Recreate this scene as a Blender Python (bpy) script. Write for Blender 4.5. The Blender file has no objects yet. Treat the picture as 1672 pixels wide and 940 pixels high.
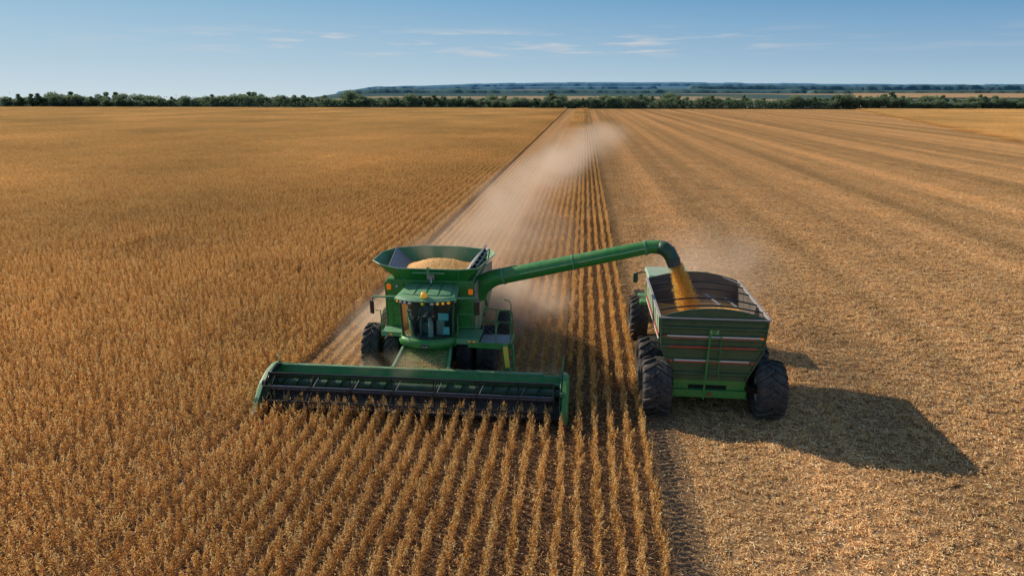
import bpy, math, random
import numpy as np
from mathutils import Vector, Matrix
R = math.radians
rnd = random.Random(7)
rng = np.random.default_rng(11)
sc = bpy.context.scene
COL = sc.collection

# ------------------------------------------------------------------ render
sc.render.engine = 'CYCLES'
sc.cycles.use_denoising = True
sc.cycles.max_bounces = 8
sc.cycles.diffuse_bounces = 4
sc.cycles.glossy_bounces = 2
sc.cycles.transmission_bounces = 3
sc.cycles.transparent_max_bounces = 12
sc.cycles.volume_bounces = 1
sc.cycles.volume_step_rate = 1.0
sc.cycles.volume_max_steps = 256
sc.view_settings.view_transform = 'Standard'
sc.view_settings.look = 'None'
sc.view_settings.exposure = 0
sc.view_settings.gamma = 1

# ------------------------------------------------------------------ materials
def nodes(m):
    m.use_nodes = True
    nt = m.node_tree; nt.nodes.clear()
    return nt, nt.nodes.new, nt.links.new

def paint(name, col, rough=.4, metal=0.0, dust=.35, dustcol=(.42, .30, .17), spec=.5, ndust=3.0, emit=0):
    """painted / rubber / metal surface with dirt that settles on faces looking up and in patches"""
    m = bpy.data.materials.new(name); nt, N, L = nodes(m)
    out = N('ShaderNodeOutputMaterial'); b = N('ShaderNodeBsdfPrincipled')
    tc = N('ShaderNodeNewGeometry')
    no = N('ShaderNodeTexNoise'); no.inputs['Scale'].default_value = ndust; no.inputs['Detail'].default_value = 7; no.inputs['Roughness'].default_value = .65
    L(tc.outputs['Position'], no.inputs['Vector'])
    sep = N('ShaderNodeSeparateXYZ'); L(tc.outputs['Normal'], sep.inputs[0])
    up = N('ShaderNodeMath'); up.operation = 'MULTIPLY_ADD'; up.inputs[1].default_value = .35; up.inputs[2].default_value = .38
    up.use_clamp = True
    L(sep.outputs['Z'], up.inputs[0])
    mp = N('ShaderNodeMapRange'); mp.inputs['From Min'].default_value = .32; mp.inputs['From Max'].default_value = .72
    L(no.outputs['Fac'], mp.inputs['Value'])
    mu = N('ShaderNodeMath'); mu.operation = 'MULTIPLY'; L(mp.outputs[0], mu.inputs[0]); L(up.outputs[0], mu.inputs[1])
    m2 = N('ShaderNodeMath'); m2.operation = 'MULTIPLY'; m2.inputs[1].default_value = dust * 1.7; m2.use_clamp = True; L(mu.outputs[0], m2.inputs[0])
    mix = N('ShaderNodeMix'); mix.data_type = 'RGBA'
    mix.inputs[6].default_value = (*col, 1); mix.inputs[7].default_value = (*dustcol, 1)
    L(m2.outputs[0], mix.inputs[0]); L(mix.outputs[2], b.inputs['Base Color'])
    r2 = N('ShaderNodeMath'); r2.operation = 'MULTIPLY_ADD'; r2.inputs[1].default_value = .45; r2.inputs[2].default_value = rough; r2.use_clamp = True
    L(m2.outputs[0], r2.inputs[0]); L(r2.outputs[0], b.inputs['Roughness'])
    b.inputs['Metallic'].default_value = metal
    b.inputs['Specular IOR Level'].default_value = spec
    if emit:
        b.inputs['Emission Color'].default_value = (*col, 1); b.inputs['Emission Strength'].default_value = emit
    L(b.outputs[0], out.inputs[0])
    return m

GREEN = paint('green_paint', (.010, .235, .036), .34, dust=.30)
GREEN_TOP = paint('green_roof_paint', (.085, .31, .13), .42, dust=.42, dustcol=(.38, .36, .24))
GREEN_D = paint('dark_green_paint', (.012, .080, .034), .38, dust=.2)
GREEN_L = paint('light_green_roof', (.30, .46, .30), .4, dust=.25)
HOP_IN = paint('hopper_inner_paint', (.03, .22, .07), .5, dust=.4, dustcol=(.34, .30, .2))
BLACK = paint('black_metal', (.008, .008, .010), .38, dust=.07)
STEELBLUE = paint('reel_tube_paint', (.022, .034, .065), .25, dust=.04, spec=.9)
RUBBER = paint('tyre_rubber', (.026, .025, .025), .66, dust=.62, dustcol=(.21, .175, .14), spec=.3, ndust=5)
YELLOW = paint('yellow_paint', (.85, .56, .02), .4, dust=.12)
SILVER = paint('galvanised_steel', (.34, .34, .35), .42, metal=.65, dust=.3)
GREY = paint('grey_sheet', (.24, .26, .28), .5, metal=.2, dust=.4)
SIDE = paint('dusty_side_sheet', (.27, .27, .21), .5, dust=.75, dustcol=(.40, .34, .23))
RAIL = paint('dusty_rail', (.42, .40, .38), .5, metal=.3, dust=.4)
WHITE = paint('white_tape', (.70, .66, .62), .5, dust=.25)
RED = paint('red_tape', (.42, .03, .02), .4, dust=.25)
ORANGE = paint('orange_lens', (.95, .20, .01), .2, dust=.05, emit=.25)
AMBER = paint('amber_lens', (.95, .45, .03), .2, dust=.05, emit=.25)
LENS = paint('clear_lens', (.55, .52, .55), .15, dust=.1)
DARKGLASS = paint('dark_glass', (.01, .02, .02), .08, dust=.1, spec=.9)
SEATM = paint('cab_seat_cloth', (.10, .17, .14), .7, dust=.0)
TRIM = paint('cab_trim', (.22, .28, .25), .6, dust=.0)
INTERIOR = paint('cab_interior', (.05, .085, .07), .7, dust=.0)
BROWNM = paint('cab_brown_trim', (.22, .10, .03), .6, dust=.0)
SCREEN = paint('cab_screen', (.06, .30, .36), .3, dust=0, emit=.12)
DARKBOX = paint('black_parts_and_shade', (.006, .006, .006), .8, dust=.1)
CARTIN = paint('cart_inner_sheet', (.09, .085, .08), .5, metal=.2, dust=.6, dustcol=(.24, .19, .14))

def glass_mat():
    m = bpy.data.materials.new('cab_glass'); nt, N, L = nodes(m)
    out = N('ShaderNodeOutputMaterial'); t = N('ShaderNodeBsdfTransparent'); g = N('ShaderNodeBsdfGlossy')
    t.inputs[0].default_value = (.74, .92, .88, 1); g.inputs['Roughness'].default_value = .03
    f = N('ShaderNodeFresnel'); f.inputs[0].default_value = 1.35
    mx = N('ShaderNodeMixShader'); L(f.outputs[0], mx.inputs[0]); L(t.outputs[0], mx.inputs[1]); L(g.outputs[0], mx.inputs[2])
    L(mx.outputs[0], out.inputs[0]); return m
GLASS = glass_mat()

def ramp(N, stops):
    cr = N('ShaderNodeValToRGB'); el = cr.color_ramp.elements
    while len(el) < len(stops): el.new(.5)
    for e, (p, c) in zip(el, stops): e.position = p; e.color = (*c, 1)
    return cr

def grain_mat():
    m = bpy.data.materials.new('grain'); nt, N, L = nodes(m)
    out = N('ShaderNodeOutputMaterial'); b = N('ShaderNodeBsdfPrincipled'); b.inputs['Roughness'].default_value = .6
    g = N('ShaderNodeNewGeometry'); v = N('ShaderNodeTexVoronoi'); v.inputs['Scale'].default_value = 26
    L(g.outputs['Position'], v.inputs['Vector'])
    cr = ramp(N, [(0, (.66, .27, .04)), (.5, (.92, .45, .10)), (1, (1.0, .60, .20))])
    s = N('ShaderNodeSeparateColor'); L(v.outputs['Color'], s.inputs[0]); L(s.outputs[0], cr.inputs[0]); L(cr.outputs[0], b.inputs['Base Color'])
    bu = N('ShaderNodeBump'); bu.inputs['Strength'].default_value = .8; bu.inputs['Distance'].default_value = .04; bu.invert = True
    L(v.outputs['Distance'], bu.inputs['Height']); L(bu.outputs[0], b.inputs['Normal'])
    L(b.outputs[0], out.inputs[0]); return m
GRAIN = grain_mat()
def kernel_mat():
    m = bpy.data.materials.new('falling_grain'); nt, N, L = nodes(m)
    out = N('ShaderNodeOutputMaterial'); g = N('ShaderNodeNewGeometry'); v = N('ShaderNodeTexNoise'); v.inputs['Scale'].default_value = 14; v.inputs['Detail'].default_value = 4
    L(g.outputs['Position'], v.inputs['Vector']); cr = ramp(N, [(.3, (.88, .46, .07)), (.55, (1.0, .68, .17)), (.7, (1.0, .82, .34))]); L(v.outputs['Fac'], cr.inputs[0])
    d = N('ShaderNodeBsdfDiffuse'); t = N('ShaderNodeBsdfTranslucent'); L(cr.outputs[0], d.inputs[0]); L(cr.outputs[0], t.inputs[0])
    mx = N('ShaderNodeMixShader'); mx.inputs[0].default_value = .55; L(d.outputs[0], mx.inputs[1]); L(t.outputs[0], mx.inputs[2]); L(mx.outputs[0], out.inputs[0]); return m
KERNEL = kernel_mat()

def band_noise(N, L, sx, sy, detail=3, off=0):
    """large soft patches and streaks lying on the land itself (world metres)"""
    g = N('ShaderNodeNewGeometry'); mp = N('ShaderNodeMapping')
    mp.inputs['Scale'].default_value = (sx, sy, 0); mp.inputs['Location'].default_value = (off, off, 0)
    L(g.outputs['Position'], mp.inputs[0])
    n = N('ShaderNodeTexNoise'); n.inputs['Scale'].default_value = 1; n.inputs['Detail'].default_value = detail
    L(mp.outputs[0], n.inputs['Vector']); return n.outputs['Fac']

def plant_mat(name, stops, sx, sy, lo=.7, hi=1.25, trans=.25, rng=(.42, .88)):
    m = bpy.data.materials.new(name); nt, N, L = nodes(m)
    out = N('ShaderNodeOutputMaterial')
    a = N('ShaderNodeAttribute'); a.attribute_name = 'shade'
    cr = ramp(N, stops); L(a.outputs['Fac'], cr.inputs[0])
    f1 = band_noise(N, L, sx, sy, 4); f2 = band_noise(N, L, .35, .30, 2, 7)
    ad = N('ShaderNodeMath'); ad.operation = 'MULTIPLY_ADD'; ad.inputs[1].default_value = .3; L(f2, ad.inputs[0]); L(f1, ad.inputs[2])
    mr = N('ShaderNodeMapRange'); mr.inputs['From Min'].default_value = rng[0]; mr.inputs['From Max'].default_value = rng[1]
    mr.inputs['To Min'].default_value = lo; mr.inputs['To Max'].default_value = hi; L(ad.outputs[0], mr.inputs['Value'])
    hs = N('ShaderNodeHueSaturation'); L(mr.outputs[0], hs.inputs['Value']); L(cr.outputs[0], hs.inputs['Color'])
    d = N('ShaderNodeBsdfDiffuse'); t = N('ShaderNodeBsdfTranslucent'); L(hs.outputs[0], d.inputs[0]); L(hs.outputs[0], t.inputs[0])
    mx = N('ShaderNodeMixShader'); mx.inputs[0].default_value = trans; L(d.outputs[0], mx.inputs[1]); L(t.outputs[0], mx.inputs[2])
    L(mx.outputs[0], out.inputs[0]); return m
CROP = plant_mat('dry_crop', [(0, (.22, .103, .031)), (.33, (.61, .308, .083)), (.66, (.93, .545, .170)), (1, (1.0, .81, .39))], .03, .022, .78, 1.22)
STRAW = plant_mat('straw', [(0, (.28, .13, .045)), (.4, (.82, .462, .18)), (.8, (1.0, .68, .31)), (1, (1.0, .87, .53))], .20, .0022, .72, 1.14, .1, rng=(.50, .80))

def soil_mat(name, stops, sx, sy, scale=9, bump=.06, lo=.7, hi=1.2):
    m = bpy.data.materials.new(name); nt, N, L = nodes(m)
    out = N('ShaderNodeOutputMaterial'); b = N('ShaderNodeBsdfDiffuse')
    g = N('ShaderNodeNewGeometry')
    n = N('ShaderNodeTexNoise'); n.inputs['Scale'].default_value = scale; n.inputs['Detail'].default_value = 6; n.inputs['Roughness'].default_value = .7
    L(g.outputs['Position'], n.inputs['Vector'])
    cr = ramp(N, stops); L(n.outputs['Fac'], cr.inputs[0])
    f1 = band_noise(N, L, sx, sy, 4)
    mr = N('ShaderNodeMapRange'); mr.inputs['From Min'].default_value = .32; mr.inputs['From Max'].default_value = .68
    mr.inputs['To Min'].default_value = lo; mr.inputs['To Max'].default_value = hi; L(f1, mr.inputs['Value'])
    hs = N('ShaderNodeHueSaturation'); L(mr.outputs[0], hs.inputs['Value']); L(cr.outputs[0], hs.inputs['Color']); L(hs.outputs[0], b.inputs[0])
    bu = N('ShaderNodeBump'); bu.inputs['Strength'].default_value = .9; bu.inputs['Distance'].default_value = bump
    L(n.outputs['Fac'], bu.inputs['Height']); L(bu.outputs[0], b.inputs['Normal'])
    L(b.outputs[0], out.inputs[0]); return m
SOIL = soil_mat('soil', [(.3, (.075, .042, .024)), (.6, (.15, .088, .047)), (.75, (.30, .19, .10))], .04, .02)
HARV = soil_mat('harvested_soil', [(.25, (.15, .08, .036)), (.5, (.38, .22, .10)), (.75, (.62, .40, .20))], .20, .0022, scale=7, lo=.72, hi=1.15)
TRACK = soil_mat('track_soil', [(.3, (.16, .095, .05)), (.7, (.34, .22, .125))], .1, .1, scale=14, bump=.03)

# ------------------------------------------------------------------ mesh helpers
class MB:
    def __init__(s): s.v = []; s.f = []; s.sm = []; s.cuts = []
    def cut(s):
        """what follows is a piece of its own"""
        if s.f: s.cuts.append((len(s.v), len(s.f)))
        return s
    def add(s, vs, fs, smooth=False):
        o = len(s.v); s.v += [tuple(v) for v in vs]; s.f += [tuple(i + o for i in f) for f in fs]; s.sm += [smooth] * len(fs); return s
    def box(s, x0, x1, y0, y1, z0, z1, rot=None, pivot=None):
        vs = [Vector((x, y, z)) for x in (x0, x1) for y in (y0, y1) for z in (z0, z1)]
        if rot is not None:
            p = Vector(pivot) if pivot else sum(vs, Vector()) / 8
            vs = [p + rot @ (v - p) for v in vs]
        return s.add(vs, [(0, 1, 3, 2), (4, 6, 7, 5), (0, 4, 5, 1), (2, 3, 7, 6), (0, 2, 6, 4), (1, 5, 7, 3)])
    def bar(s, a, b, w, h=None):
        """square bar from a to b"""
        h = h or w; a = Vector(a); b = Vector(b); d = (b - a).normalized()
        u = d.cross(Vector((0, 0, 1)));
        if u.length < .01: u = d.cross(Vector((0, 1, 0)))
        u.normalize(); w2 = u * w / 2; h2 = d.cross(u).normalized() * h / 2
        vs = [p + i * w2 + j * h2 for p in (a, b) for i, j in ((-1, -1), (1, -1), (1, 1), (-1, 1))]
        return s.add(vs, [(3, 2, 1, 0), (4, 5, 6, 7), (0, 1, 5, 4), (1, 2, 6, 5), (2, 3, 7, 6), (3, 0, 4, 7)])
    def tube(s, pts, r, n=10, caps=True, smooth=True):
        pts = [Vector(p) for p in pts]; rr = r if isinstance(r, (list, tuple)) else [r] * len(pts)
        vs = []; up = None
        for i, p in enumerate(pts):
            d = (pts[min(i + 1, len(pts) - 1)] - pts[max(i - 1, 0)]).normalized()
            if up is None:
                up = Vector((0, 0, 1)) if abs(d.z) < .9 else Vector((0, 1, 0))
            u = d.cross(up).normalized(); w = u.cross(d).normalized(); up = w
            for k in range(n):
                a = 2 * math.pi * k / n; vs.append(p + (u * math.cos(a) + w * math.sin(a)) * rr[i])
        fs = [(i * n + k, i * n + (k + 1) % n, (i + 1) * n + (k + 1) % n, (i + 1) * n + k) for i in range(len(pts) - 1) for k in range(n)]
        s.add(vs, fs, smooth)
        if caps:
            s.add(vs[:n][::-1], [tuple(range(n))]); s.add(vs[-n:], [tuple(range(n))])
        return s
    def prism(s, poly, axis, a, b):
        """poly: 2-D points; axis x: (y,z), y: (x,z), z: (x,y)"""
        def P(p, t): return {'x': (t, p[0], p[1]), 'y': (p[0], t, p[1]), 'z': (p[0], p[1], t)}[axis]
        n = len(poly); vs = [P(p, a) for p in poly] + [P(p, b) for p in poly]
        return s.add(vs, [tuple(range(n)), tuple(range(2 * n - 1, n - 1, -1))] + [(i, i + n, (i + 1) % n + n, (i + 1) % n) for i in range(n)])
    def loft(s, rings, close=True, cap=False, smooth=False):
        n = len(rings[0]); vs = [p for r in rings for p in r]; m = n if close else n - 1
        s.add(vs, [(i * n + k, i * n + (k + 1) % n, (i + 1) * n + (k + 1) % n, (i + 1) * n + k) for i in range(len(rings) - 1) for k in range(m)], smooth)
        if cap: s.add(rings[0], [tuple(range(n))]); s.add(rings[-1], [tuple(range(n))])
        return s
    def lathe_x(s, prof, n=40, smooth=True):
        """prof: (x, r) turned about the X axis"""
        vs = []
        for k in range(n):
            a = 2 * math.pi * k / n
            vs += [(x, r * math.cos(a), r * math.sin(a)) for x, r in prof]
        m = len(prof)
        return s.add(vs, [(k * m + i, ((k + 1) % n) * m + i, ((k + 1) % n) * m + i + 1, k * m + i + 1) for k in range(n) for i in range(m - 1)], smooth)
    def build(s, name, mat, parent=None, bevel=0, solid=0, loc=None):
        if s.cuts:
            first = None; e = [(0, 0)] + s.cuts + [(len(s.v), len(s.f))]
            for (v0, f0), (v1, f1) in zip(e, e[1:]):
                if f1 == f0: continue
                q = MB(); q.v = s.v[v0:v1]; q.f = [tuple(i - v0 for i in f) for f in s.f[f0:f1]]; q.sm = s.sm[f0:f1]
                o = q.build(name, mat, parent, bevel, solid, loc); s.made = getattr(s, 'made', []) + [o]
            return s.made[0]
        me = bpy.data.meshes.new(name); me.from_pydata(s.v, [], s.f); me.update()
        me.materials.append(mat)
        me.polygons.foreach_set('use_smooth', s.sm)
        import bmesh
        bm = bmesh.new(); bm.from_mesh(me); bmesh.ops.recalc_face_normals(bm, faces=bm.faces); bm.to_mesh(me); bm.free()
        o = bpy.data.objects.new(name, me); COL.objects.link(o)
        if solid:
            md = o.modifiers.new('solid', 'SOLIDIFY'); md.thickness = solid; md.offset = 0
        if bevel:
            md = o.modifiers.new('bevel', 'BEVEL'); md.width = bevel; md.segments = 2; md.limit_method = 'ANGLE'; md.angle_limit = R(35)
        if parent: o.parent = parent
        if loc: o.location = loc
        return o

def tag(o, label=None, cat=None, group=None, kind=None):
    if label: o['label'] = label
    if cat: o['category'] = cat
    if group: o['group'] = group
    if kind: o['kind'] = kind
    return o
def empty(name, loc=(0, 0, 0)):
    o = bpy.data.objects.new(name, None); o.location = loc; COL.objects.link(o); o.empty_display_size = .3; return o
def child_empty_fix(o, parent):
    """parent already placed: keep world coordinates of meshes built in world metres"""
    o.parent = parent; o.matrix_parent_inverse = Matrix.Translation(-Vector(parent.location)); return o

class Thing:
    """Empty at the base of a thing; parts are given in world metres"""
    def __init__(s, name, loc): s.o = empty(name, loc); s.loc = Vector(loc)
    def part(s, mb, name, mat, parent=None, **k):
        o = mb.build(name, mat, **k)
        for q in getattr(mb, 'made', [o]): q.parent = s.o; q.location = Vector(q.location) - s.loc
        return o

# ------------------------------------------------------------------ wheel
def wheel_meshes(r, w, nl, rim_r):
    t = MB(); hw = w / 2
    prof = [(-hw * .62, rim_r), (-hw * .95, rim_r + .05), (-hw, (r + rim_r) / 2), (-hw * .93, r - .09), (-hw * .8, r - .04), (-hw * .4, r - .015), (0, r - .01),
            (hw * .4, r - .015), (hw * .8, r - .04), (hw * .93, r - .09), (hw, (r + rim_r) / 2), (hw * .95, rim_r + .05), (hw * .62, rim_r)]
    t.lathe_x(prof, 48)
    lh = .085
    for side in (-1, 1):
        for k in range(nl):
            a0 = 2 * math.pi * (k + (.5 if side > 0 else 0)) / nl
            secs = []
            for sft, x, rr in ((0, -.06 * hw, r - .02), (.18, .3 * hw, r - .022), (.30, .62 * hw, r - .035), (.38, .88 * hw, r - .065), (.42, 1.0 * hw, r - .14), (.45, 1.015 * hw, r - .22)):
                a = a0 + sft * .95 * (.95 / r)
                da = .050 / r * (1.1 if sft < .3 else 1.25)
                hgt = lh if sft < .42 else lh * .4
                q = []
                for (aa, rad) in ((a - da, rr), (a - da * .75, rr + hgt), (a + da * .75, rr + hgt), (a + da, rr)):
                    q.append((side * x, rad * math.cos(aa), rad * math.sin(aa)))
                secs.append(q)
            t.loft(secs, close=False); t.add(secs[0], [(0, 1, 2, 3)]); t.add(secs[-1], [(0, 1, 2, 3)])
    m = MB()
    m.lathe_x([(hw * .62, rim_r + .01), (hw * .66, rim_r - .02), (hw * .55, rim_r - .05), (hw * .12, rim_r - .10), (hw * .05, rim_r * .5), (hw * .25, rim_r * .35), (hw * .3, .001)], 36)
    m.lathe_x([(-hw * .62, rim_r + .01), (-hw * .66, rim_r - .02), (-hw * .55, rim_r - .05), (-hw * .12, rim_r - .10), (-hw * .05, rim_r * .5), (-hw * .25, rim_r * .35), (-hw * .3, .001)], 36)
    for k in range(8):
        a = 2 * math.pi * k / 8
        for sd in (-1, 1):
            x = sd * hw * .14; y = math.cos(a) * rim_r * .62; z = math.sin(a) * rim_r * .62
            m.tube([(x, y, z), (x + sd * .05, y, z)], .025, 6)
    return t, m
def wheel(th, x, y, r, w, nl=20, rim_mat=YELLOW, rim_r=None):
    t, m = wheel_meshes(r, w, nl, rim_r or r * .55)
    wh = m.build('wheel', rim_mat, th.o); wh.location = Vector((x, y, r)) - th.loc
    wh.rotation_euler = (rnd.uniform(0, 1), 0, 0)
    t.build('tyre', RUBBER, wh)
    return wh

# ------------------------------------------------------------------ COMBINE
comb = Thing('combine_harvester', (-6.0, 26.3, 0))
tag(comb.o, 'green combine harvester with raised grain hopper, wide reel header and unloading auger', 'combine harvester')
P = comb.part

# --- main body
b = MB()
b.box(-7.85, -4.25, 26.2, 29.8, 1.62, 3.98)
body = P(b, 'body', GREEN, bevel=.05)
b = MB()     # tapering engine hood towards the rear
def rect(x0, x1, y, z0, z1): return [(x0, y, z0), (x1, y, z0), (x1, y, z1), (x0, y, z1)]
b.loft([rect(-7.8, -4.3, 29.8, 1.3, 3.9), rect(-7.75, -4.35, 31.2, 1.2, 3.75), rect(-7.6, -4.5, 32.6, 1.15, 3.2), rect(-7.4, -4.7, 33.4, 1.25, 2.6)], cap=True)
P(b, 'rear_hood', GREEN, bevel=.05)
b = MB()     # flat front panels with seams, door outlines and hand grips
for x0, x1 in ((-7.80, -7.12), (-4.86, -4.30)):
    b.cut().box(x0, x1, 26.165, 26.198, 2.05, 3.02); b.cut()
    b.box(x0, x1, 26.165, 26.198, 3.06, 3.86)
P(b, 'front_panel', GREEN, bevel=.012)
b = MB()
for x0, x1 in ((-7.62, -7.32), (-4.80, -4.42)):
    b.cut()
    b.tube([(x0, 26.13, 2.1), (x0, 26.10, 2.85), (x0 + .05, 26.10, 2.93), (x1 - .08, 26.10, 2.93), (x1, 26.10, 2.8), (x1 + .08, 26.13, 2.1)], .014, 6)
    b.tube([(x0, 26.12, 2.45), (x1 + .03, 26.12, 2.45)], .014, 6)
P(b, 'grab_rail', GREEN)
b = MB()     # side sheets, left side of the machine is the one in view
b.prism([(26.24, 1.9), (26.24, 3.85), (29.8, 3.85), (31.3, 3.6), (31.3, 2.2), (29.9, 1.75), (29.2, 2.35), (28.3, 2.3), (27.9, 1.75), (27.2, 1.55)], 'x', -4.245, -4.16)
P(b, 'side_sheet', SIDE, bevel=.03)
b = MB()
b.bar((-4.15, 26.6, 2.25), (-4.15, 28.1, 3.05), .02, .07)
P(b, 'side_stripe', YELLOW)
b = MB()
b.prism([(26.24, 1.9), (26.24, 3.85), (29.8, 3.85), (31.3, 3.6), (31.3, 2.2), (29.9, 1.75), (28.3, 1.75), (27.2, 1.55)], 'x', -7.94, -7.855)
P(b, 'side_sheet', GREEN, bevel=.03)
b = MB()     # chassis and axles
b.box(-7.2, -4.9, 25.9, 33.0, .6, 1.6); b.box(-8.6, -3.4, 26.1, 26.5, .75, 1.2); b.box(-8.4, -3.2, 29.45, 29.75, .6, .9)
b.box(-7.1, -5.0, 32.6, 34.0, .9, 1.5)
P(b, 'chassis', DARKBOX, bevel=.03)

# --- wheels: two duals in front, one each side behind
wheel(comb, -8.50, 26.35, .96, .74, 17); wheel(comb, -7.60, 26.35, .93, .66, 17)
wheel(comb, -4.60, 26.35, .93, .66, 17); wheel(comb, -3.72, 26.35, .96, .74, 17)
wheel(comb, -3.35, 29.6, .80, .62, 18); wheel(comb, -8.75, 29.6, .80, .62, 18)

# --- feeder house
b = MB()
b.loft([[(-7.0, 23.65, .55), (-4.9, 23.65, .55), (-4.9, 23.75, 1.12), (-7.0, 23.75, 1.12)],
        [(-6.75, 26.2, 1.1), (-5.1, 26.2, 1.1), (-5.1, 26.0, 1.92), (-6.75, 26.0, 1.92)]], cap=True)
fh = P(b, 'feeder_house', GREEN, bevel=.03)
b = MB()
for x0, x1 in ((-7.03, -6.76), (-4.87, -5.08)):
    b.cut().bar((x0, 23.72, 1.16), (x1, 25.95, 1.97), .10, .07)
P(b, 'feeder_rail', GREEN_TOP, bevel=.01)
b = MB()
for i in range(5):
    t = .15 + i * .18; y = 23.75 + t * 2.2; z = 1.14 + t * .8
    b.cut().bar((-6.9 + t * .2, y, z), (-4.97 - t * .15, y, z), .03, .02)
P(b, 'feeder_rib', GREEN)

# --- cab
CX = -5.9
def arc(hw, yf, dep, z, n=13, y0=None):
    return [(CX + hw * (2 * i / (n - 1) - 1), yf + dep * abs(2 * i / (n - 1) - 1) ** 2.4, z) for i in range(n)]
b = MB()     # floor and rear wall
b.loft([arc(1.02, 24.62, .4, 1.93) + [(CX + 1.02, 26.15, 1.93), (CX - 1.02, 26.15, 1.93)], arc(1.02, 24.62, .4, 2.0) + [(CX + 1.02, 26.15, 2.0), (CX - 1.02, 26.15, 2.0)]], cap=True)
b.box(CX - 1.0, CX + 1.0, 26.05, 26.16, 2.0, 3.5)
cab = P(b, 'cab', INTERIOR)
b = MB()     # curved lower fascia
b.loft([arc(1.00, 24.62, .42, 1.66), arc(1.12, 24.44, .50, 1.70), arc(1.15, 24.40, .50, 1.86), arc(1.10, 24.46, .47, 1.99), arc(1.02, 24.56, .42, 2.02)], close=False, smooth=True)
for e in (-1, 1):
    x = CX + e * 1.12; b.cut().box(min(x, x - e * .1), max(x, x - e * .1), 24.9, 26.1, 1.68, 2.0)
P(b, 'fascia', GREEN, solid=.03)
b = MB()     # badge
b.box(CX - .15, CX + .15, 24.36, 24.392, 1.72, 1.86)
bd = P(b, 'badge', DARKBOX, bevel=.01)
b = MB()
for i in range(4):
    x = CX - .105 + i * .065
    b.box(x, x + .012, 24.345, 24.356, 1.755, 1.825)
    if i != 1: b.box(x + .012, x + .045, 24.345, 24.356, 1.813, 1.825)
    b.box(x + .012, x + .045, 24.345, 24.356, 1.755 + (.03 if i == 2 else 0), 1.767 + (.03 if i == 2 else 0))
o = b.build('lettering', WHITE, bd)
b = MB()     # windscreen
b.loft([arc(1.0, 24.60, .42, 2.02), arc(1.03, 24.52, .42, 2.8), arc(1.05, 24.50, .44, 3.50)], close=False, smooth=True)
P(b, 'windscreen', GLASS)
b = MB()     # black seal strips
b.tube(arc(1.0, 24.585, .42, 2.03), .022, 6); b.cut().tube(arc(1.05, 24.485, .44, 3.47), .022, 6)
P(b, 'window_seal', BLACK)
b = MB()     # pillars
for e in (-1, 1):
    b.cut().tube([(CX + e * 1.0, 25.02, 2.0), (CX + e * 1.03, 24.94, 2.8), (CX + e * 1.05, 24.94, 3.52)], .05, 8)
    b.cut().tube([(CX + e * 1.02, 26.1, 2.0), (CX + e * 1.04, 26.1, 3.52)], .06, 8)
P(b, 'pillar', GREEN_D)
for e in (-1, 1):
    b = MB(); x = CX + e * 1.02
    b.add([(x, 25.05, 2.0), (x, 26.08, 2.0), (x + e * .02, 26.08, 3.5), (x + e * .02, 24.98, 3.5)], [(0, 1, 2, 3)])
    P(b, 'side_window', GLASS)
b = MB()     # interior: seat, column, wheel, monitors
b.box(CX - .42, CX + .08, 25.25, 25.75, 2.3, 2.48); b.box(CX - .42, CX + .08, 25.68, 25.84, 2.45, 3.1)
b.box(CX - .50, CX - .44, 25.2, 25.7, 2.55, 2.62); b.box(CX - .34, CX, 25.70, 25.82, 3.1, 3.28)
b.box(CX - .3, CX - .05, 25.4, 25.7, 2.0, 2.3)
P(b, 'operator_seat', SEATM, bevel=.05)
b = MB()
b.tube([(CX + .12, 24.95, 2.0), (CX + .12, 25.0, 2.55), (CX + .06, 25.08, 2.75)], [.11, .10, .06], 12)
P(b, 'steering_column', TRIM)
b = MB()
ring = [(CX + .06 + .2 * math.cos(a), 25.1 + .12 * math.sin(a), 2.78 + .16 * math.sin(a)) for a in np.linspace(0, 2 * math.pi, 25)]
b.tube(ring, .018, 6)
P(b, 'steering_wheel', BLACK)
b = MB(); b.box(CX + .38, CX + .80, 25.15, 25.20, 2.62, 2.92); b.cut().box(CX + .62, CX + .86, 24.98, 25.03, 2.1, 2.42)
P(b, 'monitor', SCREEN, bevel=.02)
b = MB(); b.tube([(CX + .55, 25.2, 2.0), (CX + .58, 25.22, 2.7)], .04, 8); b.box(CX + .3, CX + .55, 25.2, 25.7, 2.0, 2.6)
b.cut().box(CX - .95, CX - .70, 25.1, 25.9, 2.0, 2.55); b.box(CX - .9, CX - .75, 25.3, 25.5, 2.55, 2.95)
P(b, 'console', TRIM, bevel=.04)
b = MB(); b.box(CX + .15, CX + .60, 25.92, 26.02, 3.1, 3.4)
P(b, 'sun_shade', BROWNM, bevel=.04)
b = MB()     # roof: crowned, with raised panels
def roofring(hw, yf, yb, z, crown):
    f = [(CX + hw * t, yf + .42 * abs(t) ** 2.6, z + crown * (1 - t * t)) for t in np.linspace(-1, 1, 11)]
    g = [(CX + hw * .88 * t, yb, z + .12 + crown * (1 - t * t)) for t in np.linspace(1, -1, 11)]
    return f + g
b.loft([roofring(1.12, 24.52, 26.15, 3.50, 0), roofring(1.22, 24.26, 26.18, 3.54, .01), roofring(1.22, 24.25, 26.18, 3.64, .02), roofring(1.13, 24.38, 26.1, 3.71, .03)], smooth=False)
def rooftop(u, v):
    y = 24.38 + v * 1.72 + .42 * abs(u) ** 2.6 * (1 - v); hw = 1.13 * (1 - .12 * v)
    return (CX + hw * u, y, 3.71 + .12 * v + .03 * (1 - u * u) + .06 * math.sin(math.pi * v) * (1 - u ** 4))
b.loft([[rooftop(u, v) for u in np.linspace(-1, 1, 17)] for v in np.linspace(0, 1, 9)], close=False, smooth=True)
b.loft([roofring(1.12, 24.52, 26.15, 3.50, 0), roofring(.01, 25.3, 25.31, 3.50, 0)])
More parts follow.
